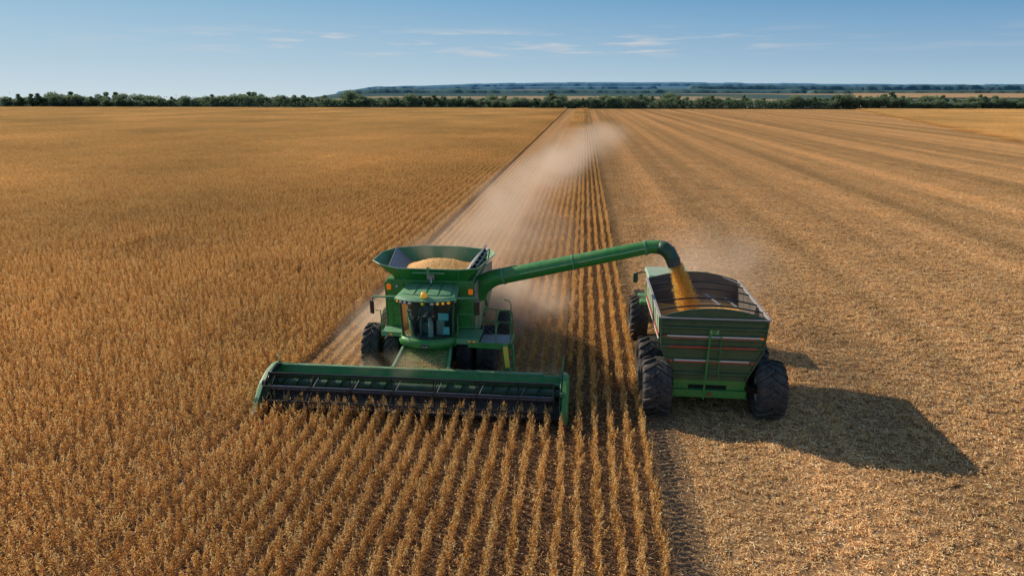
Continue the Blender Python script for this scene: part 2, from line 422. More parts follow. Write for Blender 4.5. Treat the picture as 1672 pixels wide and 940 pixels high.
rf = P(b, 'roof', GREEN_TOP)
b = MB()
for u0, u1 in ((-.86, -.42), (-.36, .0), (.06, .44), (.5, .86)):
    for v0, v1 in ((.16, .9),):
        b.cut(); g = [[Vector(rooftop(u, v)) + Vector((0, 0, .028)) for u in np.linspace(u0, u1, 6)] for v in np.linspace(v0, v1, 8)]
        b.loft(g, close=False, smooth=True)
        edge = g[0] + [r[-1] for r in g[1:]] + g[-1][::-1][1:] + [r[0] for r in g[::-1][1:-1]]
        b.loft([edge, [p - Vector((0, 0, .04)) for p in edge]])
b.build('roof_panel', GREEN_TOP, rf)
# lights under the roof lip
for i, (u, mt, w) in enumerate([(-.88, AMBER, .10), (-.74, LENS, .12), (-.59, LENS, .12), (-.42, LENS, .15), (.30, LENS, .16), (.47, AMBER, .12), (.63, AMBER, .12), (.79, AMBER, .14)]):
    b = MB(); x = CX + 1.2 * u; y = 24.25 + .42 * abs(u) ** 2.6 - .025
    ringp = [(x + w / 2 * math.cos(a), y, 3.575 + .05 * math.sin(a)) for a in np.linspace(0, 2 * math.pi, 13)[:-1]]
    b.loft([[(p[0], p[1] + .05, p[2]) for p in ringp], ringp, [(x + (p[0] - x) * .6, p[1] - .02, 3.575 + (p[2] - 3.575) * .6) for p in ringp]], cap=True, smooth=False)
    l = P(b, 'work_light', mt)
b = MB(); b.loft([[(CX + 1.2 * u, 24.25 + .42 * abs(u) ** 2.6 - .006, z) for u in np.linspace(-.95, .95, 15)] for z in (3.52, 3.63)], close=False)
P(b, 'light_bar', BLACK, solid=.006)
b = MB(); b.lathe_x([(0, .09), (.02, .13), (.14, .12), (.2, .08), (.21, .001)], 14)
bc = P(b, 'beacon', AMBER); bc.rotation_euler = (0, -math.pi / 2, 0); bc.location = Vector((CX + .0, 24.5, 3.75)) - comb.loc
b = MB(); b.tube([(CX, 24.28, 3.60), (CX, 24.18, 3.60)], .10, 10)
P(b, 'camera_pod', GREEN)
b = MB(); b.tube([(CX, 24.175, 3.60), (CX, 24.16, 3.60)], .04, 8)
P(b, 'camera_lens', AMBER)
# mirror arms, mirrors and corner indicators
b = MB(); b.bar((-7.1, 24.95, 3.62), (-7.98, 24.75, 3.66), .12, .05); b.cut().bar((-4.72, 24.95, 3.62), (-3.95, 25.1, 3.62), .12, .05)
P(b, 'mirror_arm', GREEN_TOP, bevel=.01)
b = MB(); b.tube([(-7.97, 24.75, 3.66), (-8.0, 24.72, 3.5)], .02, 6); b.cut().tube([(-3.97, 25.1, 3.6), (-3.95, 25.05, 3.45)], .02, 6)
P(b, 'mirror_bracket', BLACK)
for x, y, z in ((-8.02, 24.70, 3.24), (-3.93, 25.0, 3.2)):
    b = MB(); b.box(x - .10, x + .10, y - .03, y + .03, z - .26, z + .26, Matrix.Rotation(R(-30 if x < -6 else 25), 3, 'Z'))
    P(b, 'mirror', BLACK, bevel=.02)
for x, y, z in ((-7.72, 26.05, 3.66), (-4.35, 26.0, 3.56)):
    b = MB(); b.box(x - .09, x + .09, y, y + .1, z - .1, z + .12)
    P(b, 'indicator', ORANGE, bevel=.03)
for x, y, z in ((-7.55, 25.46, 1.87), (-4.24, 24.90, 1.87), (-4.05, 24.90, 1.87)):
    b = MB(); b.box(x - .05, x + .05, y - .03, y, z - .035, z + .035)
    P(b, 'indicator', ORANGE, bevel=.012)
b = MB(); b.tube([(-7.38, 26.12, 3.72), (-7.38, 26.04, 3.72)], .05, 10)
P(b, 'round_lamp', LENS)

# --- walkways, railings, ladder
b = MB(); b.box(-7.95, -7.04, 25.5, 26.15, 1.90, 1.96); b.box(-7.95, -7.04, 25.46, 25.5, 1.78, 1.97)
b.cut().box(-4.76, -3.85, 24.92, 26.15, 1.90, 1.96); b.box(-4.76, -3.85, 24.88, 24.92, 1.76, 1.98)
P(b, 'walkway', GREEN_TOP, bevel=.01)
b = MB(); b.box(-3.84, -2.66, 24.95, 25.95, 1.78, 1.84)
P(b, 'platform', GREY, bevel=.01)
b = MB(); b.box(-4.3, -2.62, 24.86, 24.94, 1.64, 1.86); b.box(-2.64, -2.56, 24.94, 26.0, 1.68, 1.86); b.bar((-4.3, 24.9, 1.68), (-2.7, 24.85, 1.66), .08, .08)
P(b, 'platform_edge', GREEN, bevel=.015)
b = MB()     # railing
def rail(pts, r=.02): b.tube(pts, r, 6)
rail([(-3.84, 25.95, 1.84), (-3.84, 25.95, 2.85), (-3.7, 25.97, 2.93), (-2.85, 25.9, 2.85), (-2.66, 25.85, 2.7), (-2.64, 25.9, 1.84)])
rail([(-3.84, 25.95, 2.4), (-2.65, 25.9, 2.35)])
rail([(-3.3, 25.95, 1.84), (-3.3, 25.95, 2.9)])
rail([(-3.2, 24.98, 1.84), (-3.2, 24.98, 2.75), (-3.2, 25.9, 2.85)])
rail([(-3.2, 24.98, 2.3), (-3.2, 25.9, 2.4)])
rail([(-2.62, 24.95, 1.84), (-2.60, 24.98, 3.42), (-2.66, 25.1, 3.5), (-2.9, 25.4, 3.5)])
rail([(-2.60, 24.98, 2.8), (-2.64, 25.9, 2.6)])
b.cut()
rail([(-4.7, 24.98, 1.96), (-4.7, 24.98, 2.9), (-4.6, 24.98, 2.98), (-3.95, 24.98, 2.98), (-3.86, 24.98, 2.9), (-3.86, 24.98, 1.96)])
rail([(-4.7, 24.98, 2.45), (-3.86, 24.98, 2.45)])
b.cut()
rail([(-7.92, 25.5, 1.96), (-7.94, 25.5, 2.85), (-8.05, 25.2, 2.95)]); rail([(-7.85, 25.52, 1.96), (-7.85, 25.52, 2.8)], .016)
P(b, 'railing', GREEN)
b = MB()     # ladder swung out beside the header
for x in (-2.86, -2.50):
    b.bar((x - .02, 24.86, 1.84), (x + .10, 24.50, .55), .06, .12)
for i in range(5):
    t = .12 + i * .2; b.bar((-2.86 + .1 * t, 24.86 - .36 * t, 1.84 - 1.29 * t), (-2.50 + .1 * t, 24.86 - .36 * t, 1.84 - 1.29 * t), .14, .03)
ld = P(b, 'ladder', GREEN, bevel=.008)
b = MB(); b.bar((-2.80, 24.70, 1.80), (-2.68, 24.47, 1.02), .19, .03)
b.build('yellow_tape', YELLOW, ld).location = (0, 0, 0)
b = MB(); b.bar((-2.84, 24.78, 1.88), (-2.70, 24.44, .56), .22, .05)
P(b, 'ladder_side', GREEN, bevel=.01)

# --- hopper
rim = [(-7.95, 25.85, 4.66), (-7.25, 25.78, 4.54), (-4.75, 25.78, 4.54), (-4.02, 25.9, 4.58), (-3.50, 27.3, 4.86), (-3.85, 28.3, 4.82),
       (-4.2, 28.6, 4.76), (-5.2, 28.75, 4.82), (-6.9, 28.75, 4.82), (-8.0, 28.6, 4.74), (-8.42, 27.8, 4.72), (-8.48, 26.6, 4.64)]
base = [(-7.35, 26.25, 3.97), (-6.9, 26.22, 3.97), (-5.0, 26.22, 3.97), (-4.55, 26.25, 3.97), (-4.42, 27.2, 3.97), (-4.42, 28.0, 3.97),
        (-4.5, 28.3, 3.97), (-5.1, 28.3, 3.97), (-6.9, 28.3, 3.97), (-7.3, 28.3, 3.97), (-7.55, 27.8, 3.97), (-7.6, 26.6, 3.97)]
b = MB(); b.loft([base, rim])
hop = P(b, 'hopper', GREEN, solid=.035)
b = MB()
def inset(p, q, k): return tuple(p[i] + (q[i] - p[i]) * k for i in range(3))
cen = (-6, 27.3, 4.5)
inn_t = [(p[0] + (cen[0] - p[0]) * .012, p[1] + (cen[1] - p[1]) * .02, p[2] - .01) for p in rim]
inn_b = [(p[0] + (cen[0] - p[0]) * .03, p[1] + (cen[1] - p[1]) * .04, p[2] + .02) for p in base]
b.loft([inn_b, inn_t])
b.build('hopper_lining', HOP_IN, hop)
b = MB(); b.tube(rim + rim[:2], .022, 6)
b.build('rim', GREEN_L, hop)
for xs, nm in ((((-7.62, 25.84, 4.60), (-8.02, 28.58, 4.78), (-7.2, 28.3, 4.15), (-6.95, 26.2, 4.15)), 'end_plate'), (((-4.35, 25.86, 4.57), (-4.12, 28.55, 4.86), (-4.75, 28.3, 4.15), (-4.9, 26.25, 4.15)), 'end_plate')):
    b = MB(); b.add(xs, [(0, 1, 2, 3)])
    P(b, nm, GREY, solid=.03)
b = MB()
for t in (.2, .4, .6, .8):
    b.bar((-4.35 + .2 * t, 25.9 + 2.6 * t, 4.58 + .27 * t), (-4.0 + .2 * t, 26.3 + 2.0 * t, 4.5 + .2 * t), .05, .03)
b.bar((-4.28, 26.0, 4.66), (-4.05, 28.5, 4.95), .07, .05); b.bar((-4.12, 26.2, 4.55), (-3.9, 28.2, 4.85), .05, .05)
P(b, 'hinge_frame', SILVER)
b = MB()
for x in (-7.25, -6.1, -4.75):
    b.cut().bar((x, 25.76, 4.52), (x * .9 - .6, 26.2, 4.0), .04, .03)
b.cut().box(-6.62, -5.32, 25.68, 25.74, 4.38, 4.43); b.box(-6.05, -5.95, 25.72, 25.8, 4.3, 4.62)
P(b, 'hopper_stiffener', GREEN_TOP)
b = MB(); b.box(-6.08, -5.78, 25.86, 25.98, 4.08, 4.3); b.tube([(-5.9, 25.8, 4.22), (-5.88, 25.75, 3.98)], .05, 8)
P(b, 'hopper_camera', SILVER, bevel=.02)

# --- unloading auger
b = MB()
b.tube([(-4.3, 27.4, 3.0), (-4.2, 27.35, 3.35), (-3.98, 27.25, 3.62), (-3.6, 27.15, 3.86), (-3.2, 27.1, 4.0)], [.42, .42, .40, .36, .33], 18)
turret = P(b, 'auger_turret', GREEN)
b = MB()
a0 = Vector((-3.6, 27.15, 3.86)); a1 = Vector((2.72, 26.55, 5.47))
b.tube([a0, a0.lerp(a1, .5), a1, a1 + Vector((.35, -.04, .02))], [.325, .30, .265, .265], 20)
aug = P(b, 'unloading_auger', GREEN)
b = MB()
for t in (.07, .52, .965): b.tube([a0.lerp(a1, t), a0.lerp(a1, t + .012)], .352 - .055 * t, 20)
b.bar(a0.lerp(a1, .02) + Vector((0, 0, .33)), a0.lerp(a1, .16) + Vector((0, 0, .34)), .05, .05)
b.tube([a0.lerp(a1, .05) + Vector((0, -.36, .02)), a1 + Vector((0, -.29, .02))], .02, 6)
b.build('auger_collar', GREEN_TOP, aug)
b = MB()
b.tube([a1 + Vector((.30, -.04, .02)), a1 + Vector((.52, -.07, -.03)), a1 + Vector((.70, -.12, -.16)), a1 + Vector((.84, -.18, -.38)), a1 + Vector((.93, -.22, -.62))], [.275, .285, .285, .27, .24], 18, caps=False)
b.build('spout', GREEN_D, aug).modifiers.new('s', 'SOLIDIFY').thickness = .02
b = MB(); b.tube([a1 + Vector((.86, -.18, -.42)), a1 + Vector((.96, -.23, -.70))], [.282, .25], 18, caps=False)
b.build('rubber_sleeve', paint('sleeve_rubber', (.04, .055, .05), .6, dust=.3), aug)

# --- header
HX0, HX1 = -11.48, -.52
b = MB()     # back sheet, trough floor and top rail
n = 1
prof = [(23.72, 1.10), (23.62, 1.08), (23.50, .82), (23.42, .55), (23.15, .36), (22.75, .26), (22.15, .20), (21.95, .16), (21.95, .10), (23.7, .10)]
b.prism(prof, 'x', HX0, HX1)
hd = P(b, 'header', GREEN, bevel=.01)
b = MB(); b.prism([(23.40, .60), (23.12, .395), (22.74, .295), (22.1, .235), (21.92, .20), (21.92, .16), (23.36, .50)], 'x', HX0 + .02, HX1 - .02); b.box(HX0 + .02, HX1 - .02, 21.90, 21.955, .02, .22)
b.build('feed_belt', RUBBER, hd)
b = MB(); b.box(HX0 + .05, HX1 - .05, 21.958, 23.6, .02, .095)
b.build('underside', BLACK, hd)
b = MB(); b.box(HX0 + .05, HX1 - .75, 23.60, 23.76, 1.085, 1.17)
b.box(HX0 + .1, HX1 - .05, 23.38, 23.50, .80, .88)
b.prism([(-1.27, 1.17), (-.95, .90), (-.55, .88), (-.55, .75), (-1.27, .75)], 'y', 23.62, 23.72)
b.build('top_rail', GREEN_TOP, hd, bevel=.01)
b = MB()     # knife bar with guards
b.box(HX0, HX1, 21.84, 21.945, .10, .15)
x = HX0 + .05
while x < HX1: b.add([(x - .02, 21.86, .11), (x + .02, 21.86, .11), (x, 21.72, .12), (x, 21.86, .16)], [(0, 1, 2), (0, 2, 3), (1, 3, 2)]); x += .0762 * 1.5
b.build('cutter_bar', BLACK, hd)
b = MB()     # cross auger with flighting
b.tube([(HX0 + .1, 23.02, .66), (HX1 - .1, 23.02, .66)], .17, 16)
L_ = HX1 - HX0 - .2
for side in (0, 1):
    N_ = 150; inner = []; outer = []
    for i in range(N_ + 1):
        t = i / N_; xx = (HX0 + .1 + t * L_ * .42) if side == 0 else (HX1 - .1 - t * L_ * .42)
        a = t * 2 * math.pi * 8 * (1 if side else -1)
        inner.append((xx, 23.02 + .17 * math.cos(a), .66 + .17 * math.sin(a))); outer.append((xx, 23.02 + .29 * math.cos(a), .66 + .29 * math.sin(a)))
    b.loft([inner, outer], close=False)
b.build('cross_auger', GREEN_D, hd)
RY, RZ, RR = 22.15, .90, .60
b = MB(); b.tube([(HX0 + .28, RY, RZ - .06), (HX1 - .28, RY, RZ - .06)], .10, 14)
b.build('reel_tube', STEELBLUE, hd)
xs_sp = [HX0 + .28, -9.72, -8.16, -6.62, -5.10, -3.56, -2.05, HX1 - .28]
angs = [R(a) for a in (34, 94, 154, 214, 274, 334)]
for a in angs:
    b = MB(); y = RY + RR * math.cos(a); z = RZ - .02 + RR * math.sin(a) * .95
    b.tube([(HX0 + .25, y, z), (HX1 - .25, y, z)], .034, 8)
    x = HX0 + .3
    while x < HX1 - .3:
        b.tube([(x, y, z), (x + .004, y - .015, z - .09), (x + .01, y + .01, z - .19)], .011, 4, caps=False); x += .105
    b.build('reel_bat', BLACK, hd)
for x in xs_sp:
    b = MB()
    for i, a in enumerate(angs):
        p = (x, RY + RR * math.cos(a), RZ - .02 + RR * math.sin(a) * .95); b.bar((x, RY, RZ - .06), p, .03, .045)
        a2 = angs[(i + 1) % 6]
        q = (x, RY + RR * math.cos(a2), RZ - .02 + RR * math.sin(a2) * .95)
        if x in (xs_sp[0], xs_sp[-1]): b.bar(p, q, .03, .04)
    b.tube([(x - .04, RY, RZ - .06), (x + .04, RY, RZ - .06)], .13, 12)
    b.build('reel_spider', BLACK, hd)
for x in xs_sp[1:-1]:
    b = MB(); b.bar((x + .1, RY + .05, RZ), (x + .22, RY + .34, RZ + .24), .014, .022)
    b.build('reel_brace', GREY, hd)
# end dividers
for e, x in ((-1, HX0 - .13), (1, HX1 + .13)):
    b = MB()
    pr = [(21.35, .10), (21.75, .60), (22.2, .98), (22.8, 1.24), (23.35, 1.32), (23.72, 1.26), (23.85, 1.12), (23.85, .2), (23.4, .08), (21.9, .05)]
    inr = [(x - e * .11, y, z) for y, z in pr]; mid = [(x + e * .05, 22.9 + (y - 22.9) * .97, .6 + (z - .6) * .97) for y, z in pr]; outr = [(x + e * .12, 22.9 + (y - 22.9) * .84, .62 + (z - .62) * .84) for y, z in pr]
    b.loft([inr, mid, outr], cap=True)
    dv = b.build('end_divider', GREEN_TOP if e < 0 else GREEN, hd, bevel=.03)
    b = MB(); b.loft([[(x - .07, 21.5, .03), (x + .07, 21.5, .03), (x + .05, 21.58, .3), (x - .05, 21.58, .3)], [(x - .012, 21.12, .02), (x + .012, 21.12, .02), (x + .012, 21.14, .07), (x - .012, 21.14, .07)]], cap=True)
    b.build('divider_tip', RED if e > 0 else WHITE, dv)
    b = MB(); xi = x - e * .17
    b.tube([(xi, 21.75, .5), (xi, 22.2, .9), (xi, 22.75, 1.2), (xi, 23.3, 1.30), (xi, 23.6, 1.2)], .028, 6)
    b.bar((xi, 22.25, .96), (xi, 23.65, 1.18), .07, .10); b.tube([(xi - e * .02, 22.25, .96), (xi + e * .1, 22.25, .96)], .12, 12)
    b.tube([(xi, 22.9, 1.0), (xi, 23.45, .7)], .035, 8)
    b.build('reel_arm', BLACK if e < 0 else GREEN_D, hd)
    b = MB(); b.tube([(xi, 23.6, 1.2), (xi + e * .03, 23.75, 1.55), (xi + e * .05, 23.8, 1.85)] if e > 0 else [(xi, 23.3, 1.3), (xi + .1, 23.45, 1.45), (xi - .1, 23.6, 1.55), (xi + .15, 23.7, 1.62), (xi + .05, 23.8, 1.8)], .03 if e > 0 else .018, 6)
    b.tube([(xi, 23.3, 1.3), (xi - e * .25, 23.5, 1.25), (xi - e * .7, 23.65, 1.2)], .014, 6)
    b.build('hose', GREEN, hd)
for o in list(hd.children): pass
# everything under the header was drawn in world metres like the header itself

# ------------------------------------------------------------------ loose grain
def grain_heap(name, x0, x1, y0, y1, zf, nx=40, ny=30):
    b = MB(); g = []
    for j in range(ny + 1):
        y = y0 + (y1 - y0) * j / ny
        g.append([(x0 + (x1 - x0) * i / nx, y, zf(x0 + (x1 - x0) * i / nx, y) + rnd.uniform(-.012, .012)) for i in range(nx + 1)])
    b.loft(g, close=False, smooth=True)
    edge = g[0] + [r[-1] for r in g[1:-1]] + g[-1][::-1] + [r[0] for r in g[1:-1][::-1]]
    b.loft([edge, [(p[0], p[1], min(q[2] for q in edge) - .05) for p in edge]])
    return b.build(name, GRAIN)
hg = grain_heap('grain_heap', -7.45, -4.55, 26.12, 28.4, lambda x, y: 4.20 + .36 * math.exp(-((x + 6.2) / .85) ** 2 - ((y - 27.3) / .75) ** 2) + .25 * math.exp(-((x + 5.2) / .7) ** 2 - ((y - 27.4) / .7) ** 2))
tag(hg, 'heap of golden grain filling the open hopper of the combine harvester', 'grain')

# ------------------------------------------------------------------ operator in the cab
CLOTH = paint('work_shirt', (.06, .12, .14), .8, dust=0); SKIN = paint('skin', (.42, .22, .14), .6, dust=0); CAPM = paint('cap_cloth', (.55, .32, .04), .7, dust=0)
def figure():
    x, y = CX - .17, 25.50
    pel = (x, y + .12, 2.55)
    r_ = Thing('person', (x, y, 2.45)); tag(r_.o, 'seated machine operator in a cap at the wheel inside the combine cab', 'person')
    b = MB()      # continuous torso, shoulders, neck
    def ell(cx, cy, cz, rx, ry, n=12): return [(cx + rx * math.cos(a), cy + ry * math.sin(a), cz) for a in np.linspace(0, 2 * math.pi, n + 1)[:-1]]
    b.loft([ell(x, y + .12, 2.48, .13, .10), ell(x, y + .12, 2.56, .175, .13), ell(x, y + .13, 2.70, .155, .11), ell(x, y + .12, 2.86, .19, .12), ell(x, y + .11, 2.97, .215, .11), ell(x, y + .11, 3.03, .15, .08), ell(x, y + .10, 3.06, .06, .06), ell(x, y + .08, 3.13, .05, .055)], cap=True, smooth=True)
    hx = CX + .06
    for e in (-1, 1):      # arms reach forward to the wheel, thighs forward and shins down
        b.tube([(x + e * .17, y + .11, 2.99), (x + e * .235, y + .08, 2.94), (x + e * .27, y - .03, 2.73), (x + e * .26, y - .12, 2.66), ((x + hx) / 2 + e * .2, y - .28, 2.74), (hx + e * .17, y - .37, 2.80)], [.055, .058, .047, .043, .036, .028], 10)
        b.tube([(x + e * .08, y + .10, 2.54), (x + e * .12, y - .12, 2.56), (x + e * .14, y - .30, 2.55), (x + e * .14, y - .36, 2.48), (x + e * .14, y - .38, 2.25), (x + e * .14, y - .40, 2.05)], [.085, .085, .068, .062, .055, .042], 10)
        b.tube([(x + e * .14, y - .36, 2.035), (x + e * .15, y - .56, 2.03)], [.045, .04], 8)
    bd_ = r_.part(b, 'body', CLOTH)
    b = MB()
    hz = 3.24; hy = y + .05
    b.loft([[(x + rx * math.cos(a), hy + ry * math.sin(a) + oy, hz + dz) for a in np.linspace(0, 2 * math.pi, 15)[:-1]] for dz, rx, ry, oy in ((-.13, .03, .04, -.02), (-.11, .055, .07, -.015), (-.05, .072, .09, 0), (.02, .078, .097, .005), (.08, .07, .088, .008), (.115, .04, .05, .01))], cap=True, smooth=True)
    b.add([(x - .016, hy - .085, hz - .045), (x + .016, hy - .085, hz - .045), (x, hy - .125, hz - .04), (x, hy - .09, hz + .02)], [(0, 1, 2), (0, 2, 3), (1, 3, 2)])
    for e in (-1, 1):
        b.loft([[(x + e * .078, hy + .01 + .018 * math.cos(a), hz - .01 + .03 * math.sin(a)) for a in np.linspace(0, 6.283, 9)[:-1]], [(x + e * .09, hy + .015 + .012 * math.cos(a), hz - .01 + .022 * math.sin(a)) for a in np.linspace(0, 6.283, 9)[:-1]]], cap=True)
    r_.part(b, 'head', SKIN)
    for e in (-1, 1):
        b = MB(); b.tube([(hx + e * .17, y - .365, 2.80), (hx + e * .165, y - .42, 2.815)], [.03, .036], 8)
        for k in range(4): b.tube([(hx + e * .165 + (k - 1.5) * .016, y - .42, 2.83), (hx + e * .165 + (k - 1.5) * .016, y - .455, 2.825 - .004 * k), (hx + e * .165 + (k - 1.5) * .016, y - .45, 2.79)], [.009, .009, .008], 6)
        b.tube([(hx + e * .145, y - .39, 2.81), (hx + e * .125, y - .43, 2.80)], [.010, .008], 6)
        r_.part(b, 'hand', SKIN)
    b = MB()
    for e in (-1, 1): b.cut().tube([(x + e * .028, hy - .088, hz + .005), (x + e * .028, hy - .094, hz + .005)], .011, 8)
    b.cut(); b.box(x - .022, x + .022, hy - .092, hy - .084, hz - .075, hz - .068)
    r_.part(b, 'face_detail', DARKBOX)
    b = MB()
    b.loft([[(x + rx * math.cos(a), hy + ry * math.sin(a) + .005, hz + dz) for a in np.linspace(0, 2 * math.pi, 15)[:-1]] for dz, rx, ry in ((.045, .084, .103), (.085, .08, .098), (.12, .055, .066), (.133, .01, .01))], cap=True, smooth=True)
    b.prism([(x - .07, hy - .06), (x - .055, hy - .16), (x + .055, hy - .16), (x + .07, hy - .06)], 'z', hz + .045, hz + .055)
    r_.part(b, 'cap', CAPM)
figure()

# ------------------------------------------------------------------ GRAIN CART
cart = Thing('grain_cart', (4.75, 25.2, 0))
tag(cart.o, 'dark green grain cart with arched end wall and red and white reflective tape', 'grain cart')
P = cart.part
cx = 4.74
def cring(hw, y0, y1, z): return [(cx - hw, y0, z), (cx + hw, y0, z), (cx + hw, y1, z), (cx - hw, y1, z)]
RYc, FYc, TZ = 23.3, 28.4, 3.66
b = MB(); b.loft([cring(1.15, 24.3, 27.4, 1.3), cring(1.74, RYc + .02, FYc - .25, 2.5), cring(1.86, RYc + .02, FYc - .02, TZ)])
tub = P(b, 'tub', GREEN_D, solid=.03)
b = MB(); b.loft([cring(1.12, 24.33, 27.36, 1.34), cring(1.71, RYc + .08, FYc - .31, 2.5), cring(1.825, RYc + .08, FYc - .08, TZ)]); b.add(cring(1.12, 24.33, 27.36, 1.34), [(0, 1, 2, 3)])
b.build('tub_lining', CARTIN, tub).location = (0, 0, 0)
b = MB()     # rear face plate
arch = [(cx + 1.87 * t, TZ + .36 * (1 - t * t)) for t in np.linspace(1, -1, 17)]
b.prism([(cx - 1.87, TZ), (cx - 1.78, 2.5), (cx - 1.24, 1.35), (cx + 1.24, 1.35), (cx + 1.78, 2.5), (cx + 1.87, TZ)] + arch[1:-1], 'y', RYc - .04, RYc + .012)
rp = P(b, 'rear_wall', GREEN_D, bevel=.01)
b = MB(); b.prism([(cx - 1.87, TZ)] + [(cx - 1.87, TZ - .3), (cx + 1.87, TZ - .3), (cx + 1.87, TZ)] + arch[1:-1], 'y', FYc - .01, FYc + .03)
P(b, 'front_wall', CARTIN)
b = MB()     # horizontal ribs on the rear face
def hw_at(z): return 1.87 - .09 * (TZ - z) / 1.16 if z > 2.5 else 1.24 + .54 * (z - 1.35) / 1.15
for z, h in ((3.60, .06), (3.33, .10), (2.96, .16), (2.62, .12), (2.12, .14), (1.62, .12)):
    w = hw_at(z) - .05
    b.cut().prism([(RYc - .045, z + h / 2), (RYc - .10, z + h / 2 - .02), (RYc - .10, z - h / 2), (RYc - .045, z - h / 2 - .04)], 'x', cx - w, cx + w)
P(b, 'rear_rib', GREEN_D, bevel=.008)
b = MB()
for e in (-1, 1):
    b.cut().bar((cx + e * 1.84, RYc - .06, TZ), (cx + e * 1.76, RYc - .06, 2.5), .07, .06); b.bar((cx + e * 1.76, RYc - .06, 2.5), (cx + e * 1.22, RYc - .06, 1.35), .07, .06)
P(b, 'corner_post', GREEN_D)
for z, mt, w, h in ((3.02, WHITE, 1.62, .055), (2.955, RED, 1.5, .03), (2.62, RED, 1.52, .07), (2.12, WHITE, 1.30, .05), (2.06, RED, 1.30, .045)):
    b = MB(); b.box(cx - w, cx + w, RYc - .108, RYc - .103, z - h / 2, z + h / 2)
    P(b, 'reflective_tape', mt)
for e in (-1, 1):
    b = MB(); b.tube([(cx + e * 1.42, RYc - .10, 2.09), (cx + e * 1.42, RYc - .13, 2.09)], .055, 10); P(b, 'tail_light', RED)
    b = MB(); b.box(cx + e * 1.66 - .06, cx + e * 1.66 + .06, RYc - .125, RYc - .105, 2.985, 3.045); P(b, 'reflector', ORANGE if e > 0 else RED)
b = MB(); b.box(cx - .17, cx + .22, RYc - .075, RYc - .045, 3.08, 3.36)
em = P(b, 'emblem', GREEN, bevel=.02)
b = MB()
for e in (-1, 1):
    pts = [(cx + .03 + e * (.05 + .07 * math.sin(t)), RYc - .08, 3.22 + .09 * math.cos(t)) for t in np.linspace(.2, math.pi - .2, 8)]
    b.cut().tube(pts, .013, 6)
b.build('emblem_mark', WHITE, em)
b = MB()     # top rails
for e in (-1, 1):
    b.cut().bar((cx + e * 1.88, RYc - .08, TZ + .02), (cx + e * 1.88, FYc + .04, TZ + .02), .10, .07)
b.cut().bar((cx - 1.9, RYc - .07, TZ + .02), (cx + 1.9, RYc - .07, TZ + .02), .06, .06)
P(b, 'top_rail', RAIL, bevel=.01)
b = MB(); b.tube([(p[0], RYc - .015, p[1] + .01) for p in arch], .022, 6); b.cut().tube([(p[0], FYc + .01, p[1] + .01) for p in arch], .022, 6)
P(b, 'arch_trim', GREEN_D)
for y in (24.05, 25.0, 26.3, 27.3):
    b = MB(); b.tube([(cx + 1.84 * t, y + rnd.uniform(-.04, .04), TZ + .03 + .22 * (1 - t * t)) for t in np.linspace(-1, 1, 11)], .028, 6)
    P(b, 'tarp_bow', BLACK)
b = MB(); b.bar((cx + .35, 24.2, TZ + .24), (cx + .05, 25.6, TZ + .22), .06, .04); b.cut().bar((cx + .95, 24.2, TZ + .17), (cx + .75, 25.4, TZ + .14), .05, .04)
b.cut().bar((cx + 1.2, FYc, TZ + .2), (cx + 1.85, FYc - .6, TZ + .05), .05, .04)
P(b, 'tarp_strut', SILVER)
b = MB()     # left flank: ribs, pale sheet, red tape
for y in np.linspace(RYc + .4, FYc - .3, 6):
    b.cut().bar((cx - 1.90, y, TZ - .03), (cx - 1.80, y, 2.5), .05, .06); b.cut().bar((cx + 1.90, y, TZ - .03), (cx + 1.80, y, 2.5), .05, .06)
P(b, 'side_rib', GREEN_D)
b = MB(); b.add([(cx - 1.905, RYc + .05, TZ - .06), (cx - 1.905, FYc - .05, TZ - .06), (cx - 1.87, FYc - .1, 3.05), (cx - 1.87, RYc + .05, 3.05)], [(0, 1, 2, 3)])
P(b, 'side_sheet', GREEN_L, solid=.01)
b = MB(); b.bar((cx - 1.89, RYc + .05, 2.98), (cx - 1.89, FYc - .1, 2.98), .03, .09)
P(b, 'side_tape', RED)
b = MB(); b.bar((cx - 1.88, RYc + .05, 2.86), (cx - 1.88, FYc - .1, 2.86), .03, .08)
P(b, 'side_tape', WHITE)
b = MB()     # frame, axles, bumper
b.box(cx - 1.28, cx + 1.28, RYc - .02, RYc + .14, 1.16, 1.36)
b.box(cx - 1.26, cx - .72, RYc + .0, RYc + .12, .98, 1.16); b.box(cx + .62, cx + 1.26, RYc + .0, RYc + .12, .98, 1.16)
b.box(cx - 1.32, cx + 1.32, RYc - .10, RYc + .12, .70, .98)
b.box(cx - 1.22, cx - 1.0, RYc + .1, 28.6, .72, 1.2); b.box(cx + 1.0, cx + 1.22, RYc + .1, 28.6, .72, 1.2)
for y in (24.3, 25.2, 26.3, 27.4): b.box(cx - 1.05, cx + 1.05, y, y + .15, .8, 1.32)
P(b, 'frame', GREEN, bevel=.015)
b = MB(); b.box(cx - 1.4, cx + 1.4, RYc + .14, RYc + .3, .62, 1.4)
P(b, 'frame_shadow_box', DARKBOX)  # black block, painted stand-in for the shade behind the frame
b = MB(); b.box(cx - 2.1, cx + 2.1, 23.45, 23.7, .82, 1.08); b.cut().box(cx - 2.1, cx + 2.1, 26.1, 26.35, .82, 1.08)
for e in (-1, 1): b.cut().box(cx + e * 1.35 - .1, cx + e * 1.35 + .1, 23.6, 26.6, .8, 1.15)
P(b, 'axle', BLACK, bevel=.02)
b = MB(); b.tube([(cx + .02, RYc - .12, .84), (cx + .02, RYc - .15, .84)], .07, 10)
P(b, 'hitch_reflector', RED)
b = MB()     # ladder on the rear face
b.tube([(cx - .13, RYc - .20, 3.2), (cx - .16, RYc - .26, 2.4), (cx - .24, RYc - .36, .76)], .035, 8)
b.tube([(cx + .28, RYc - .14, 3.1), (cx + .26, RYc - .18, 1.5)], .016, 6)
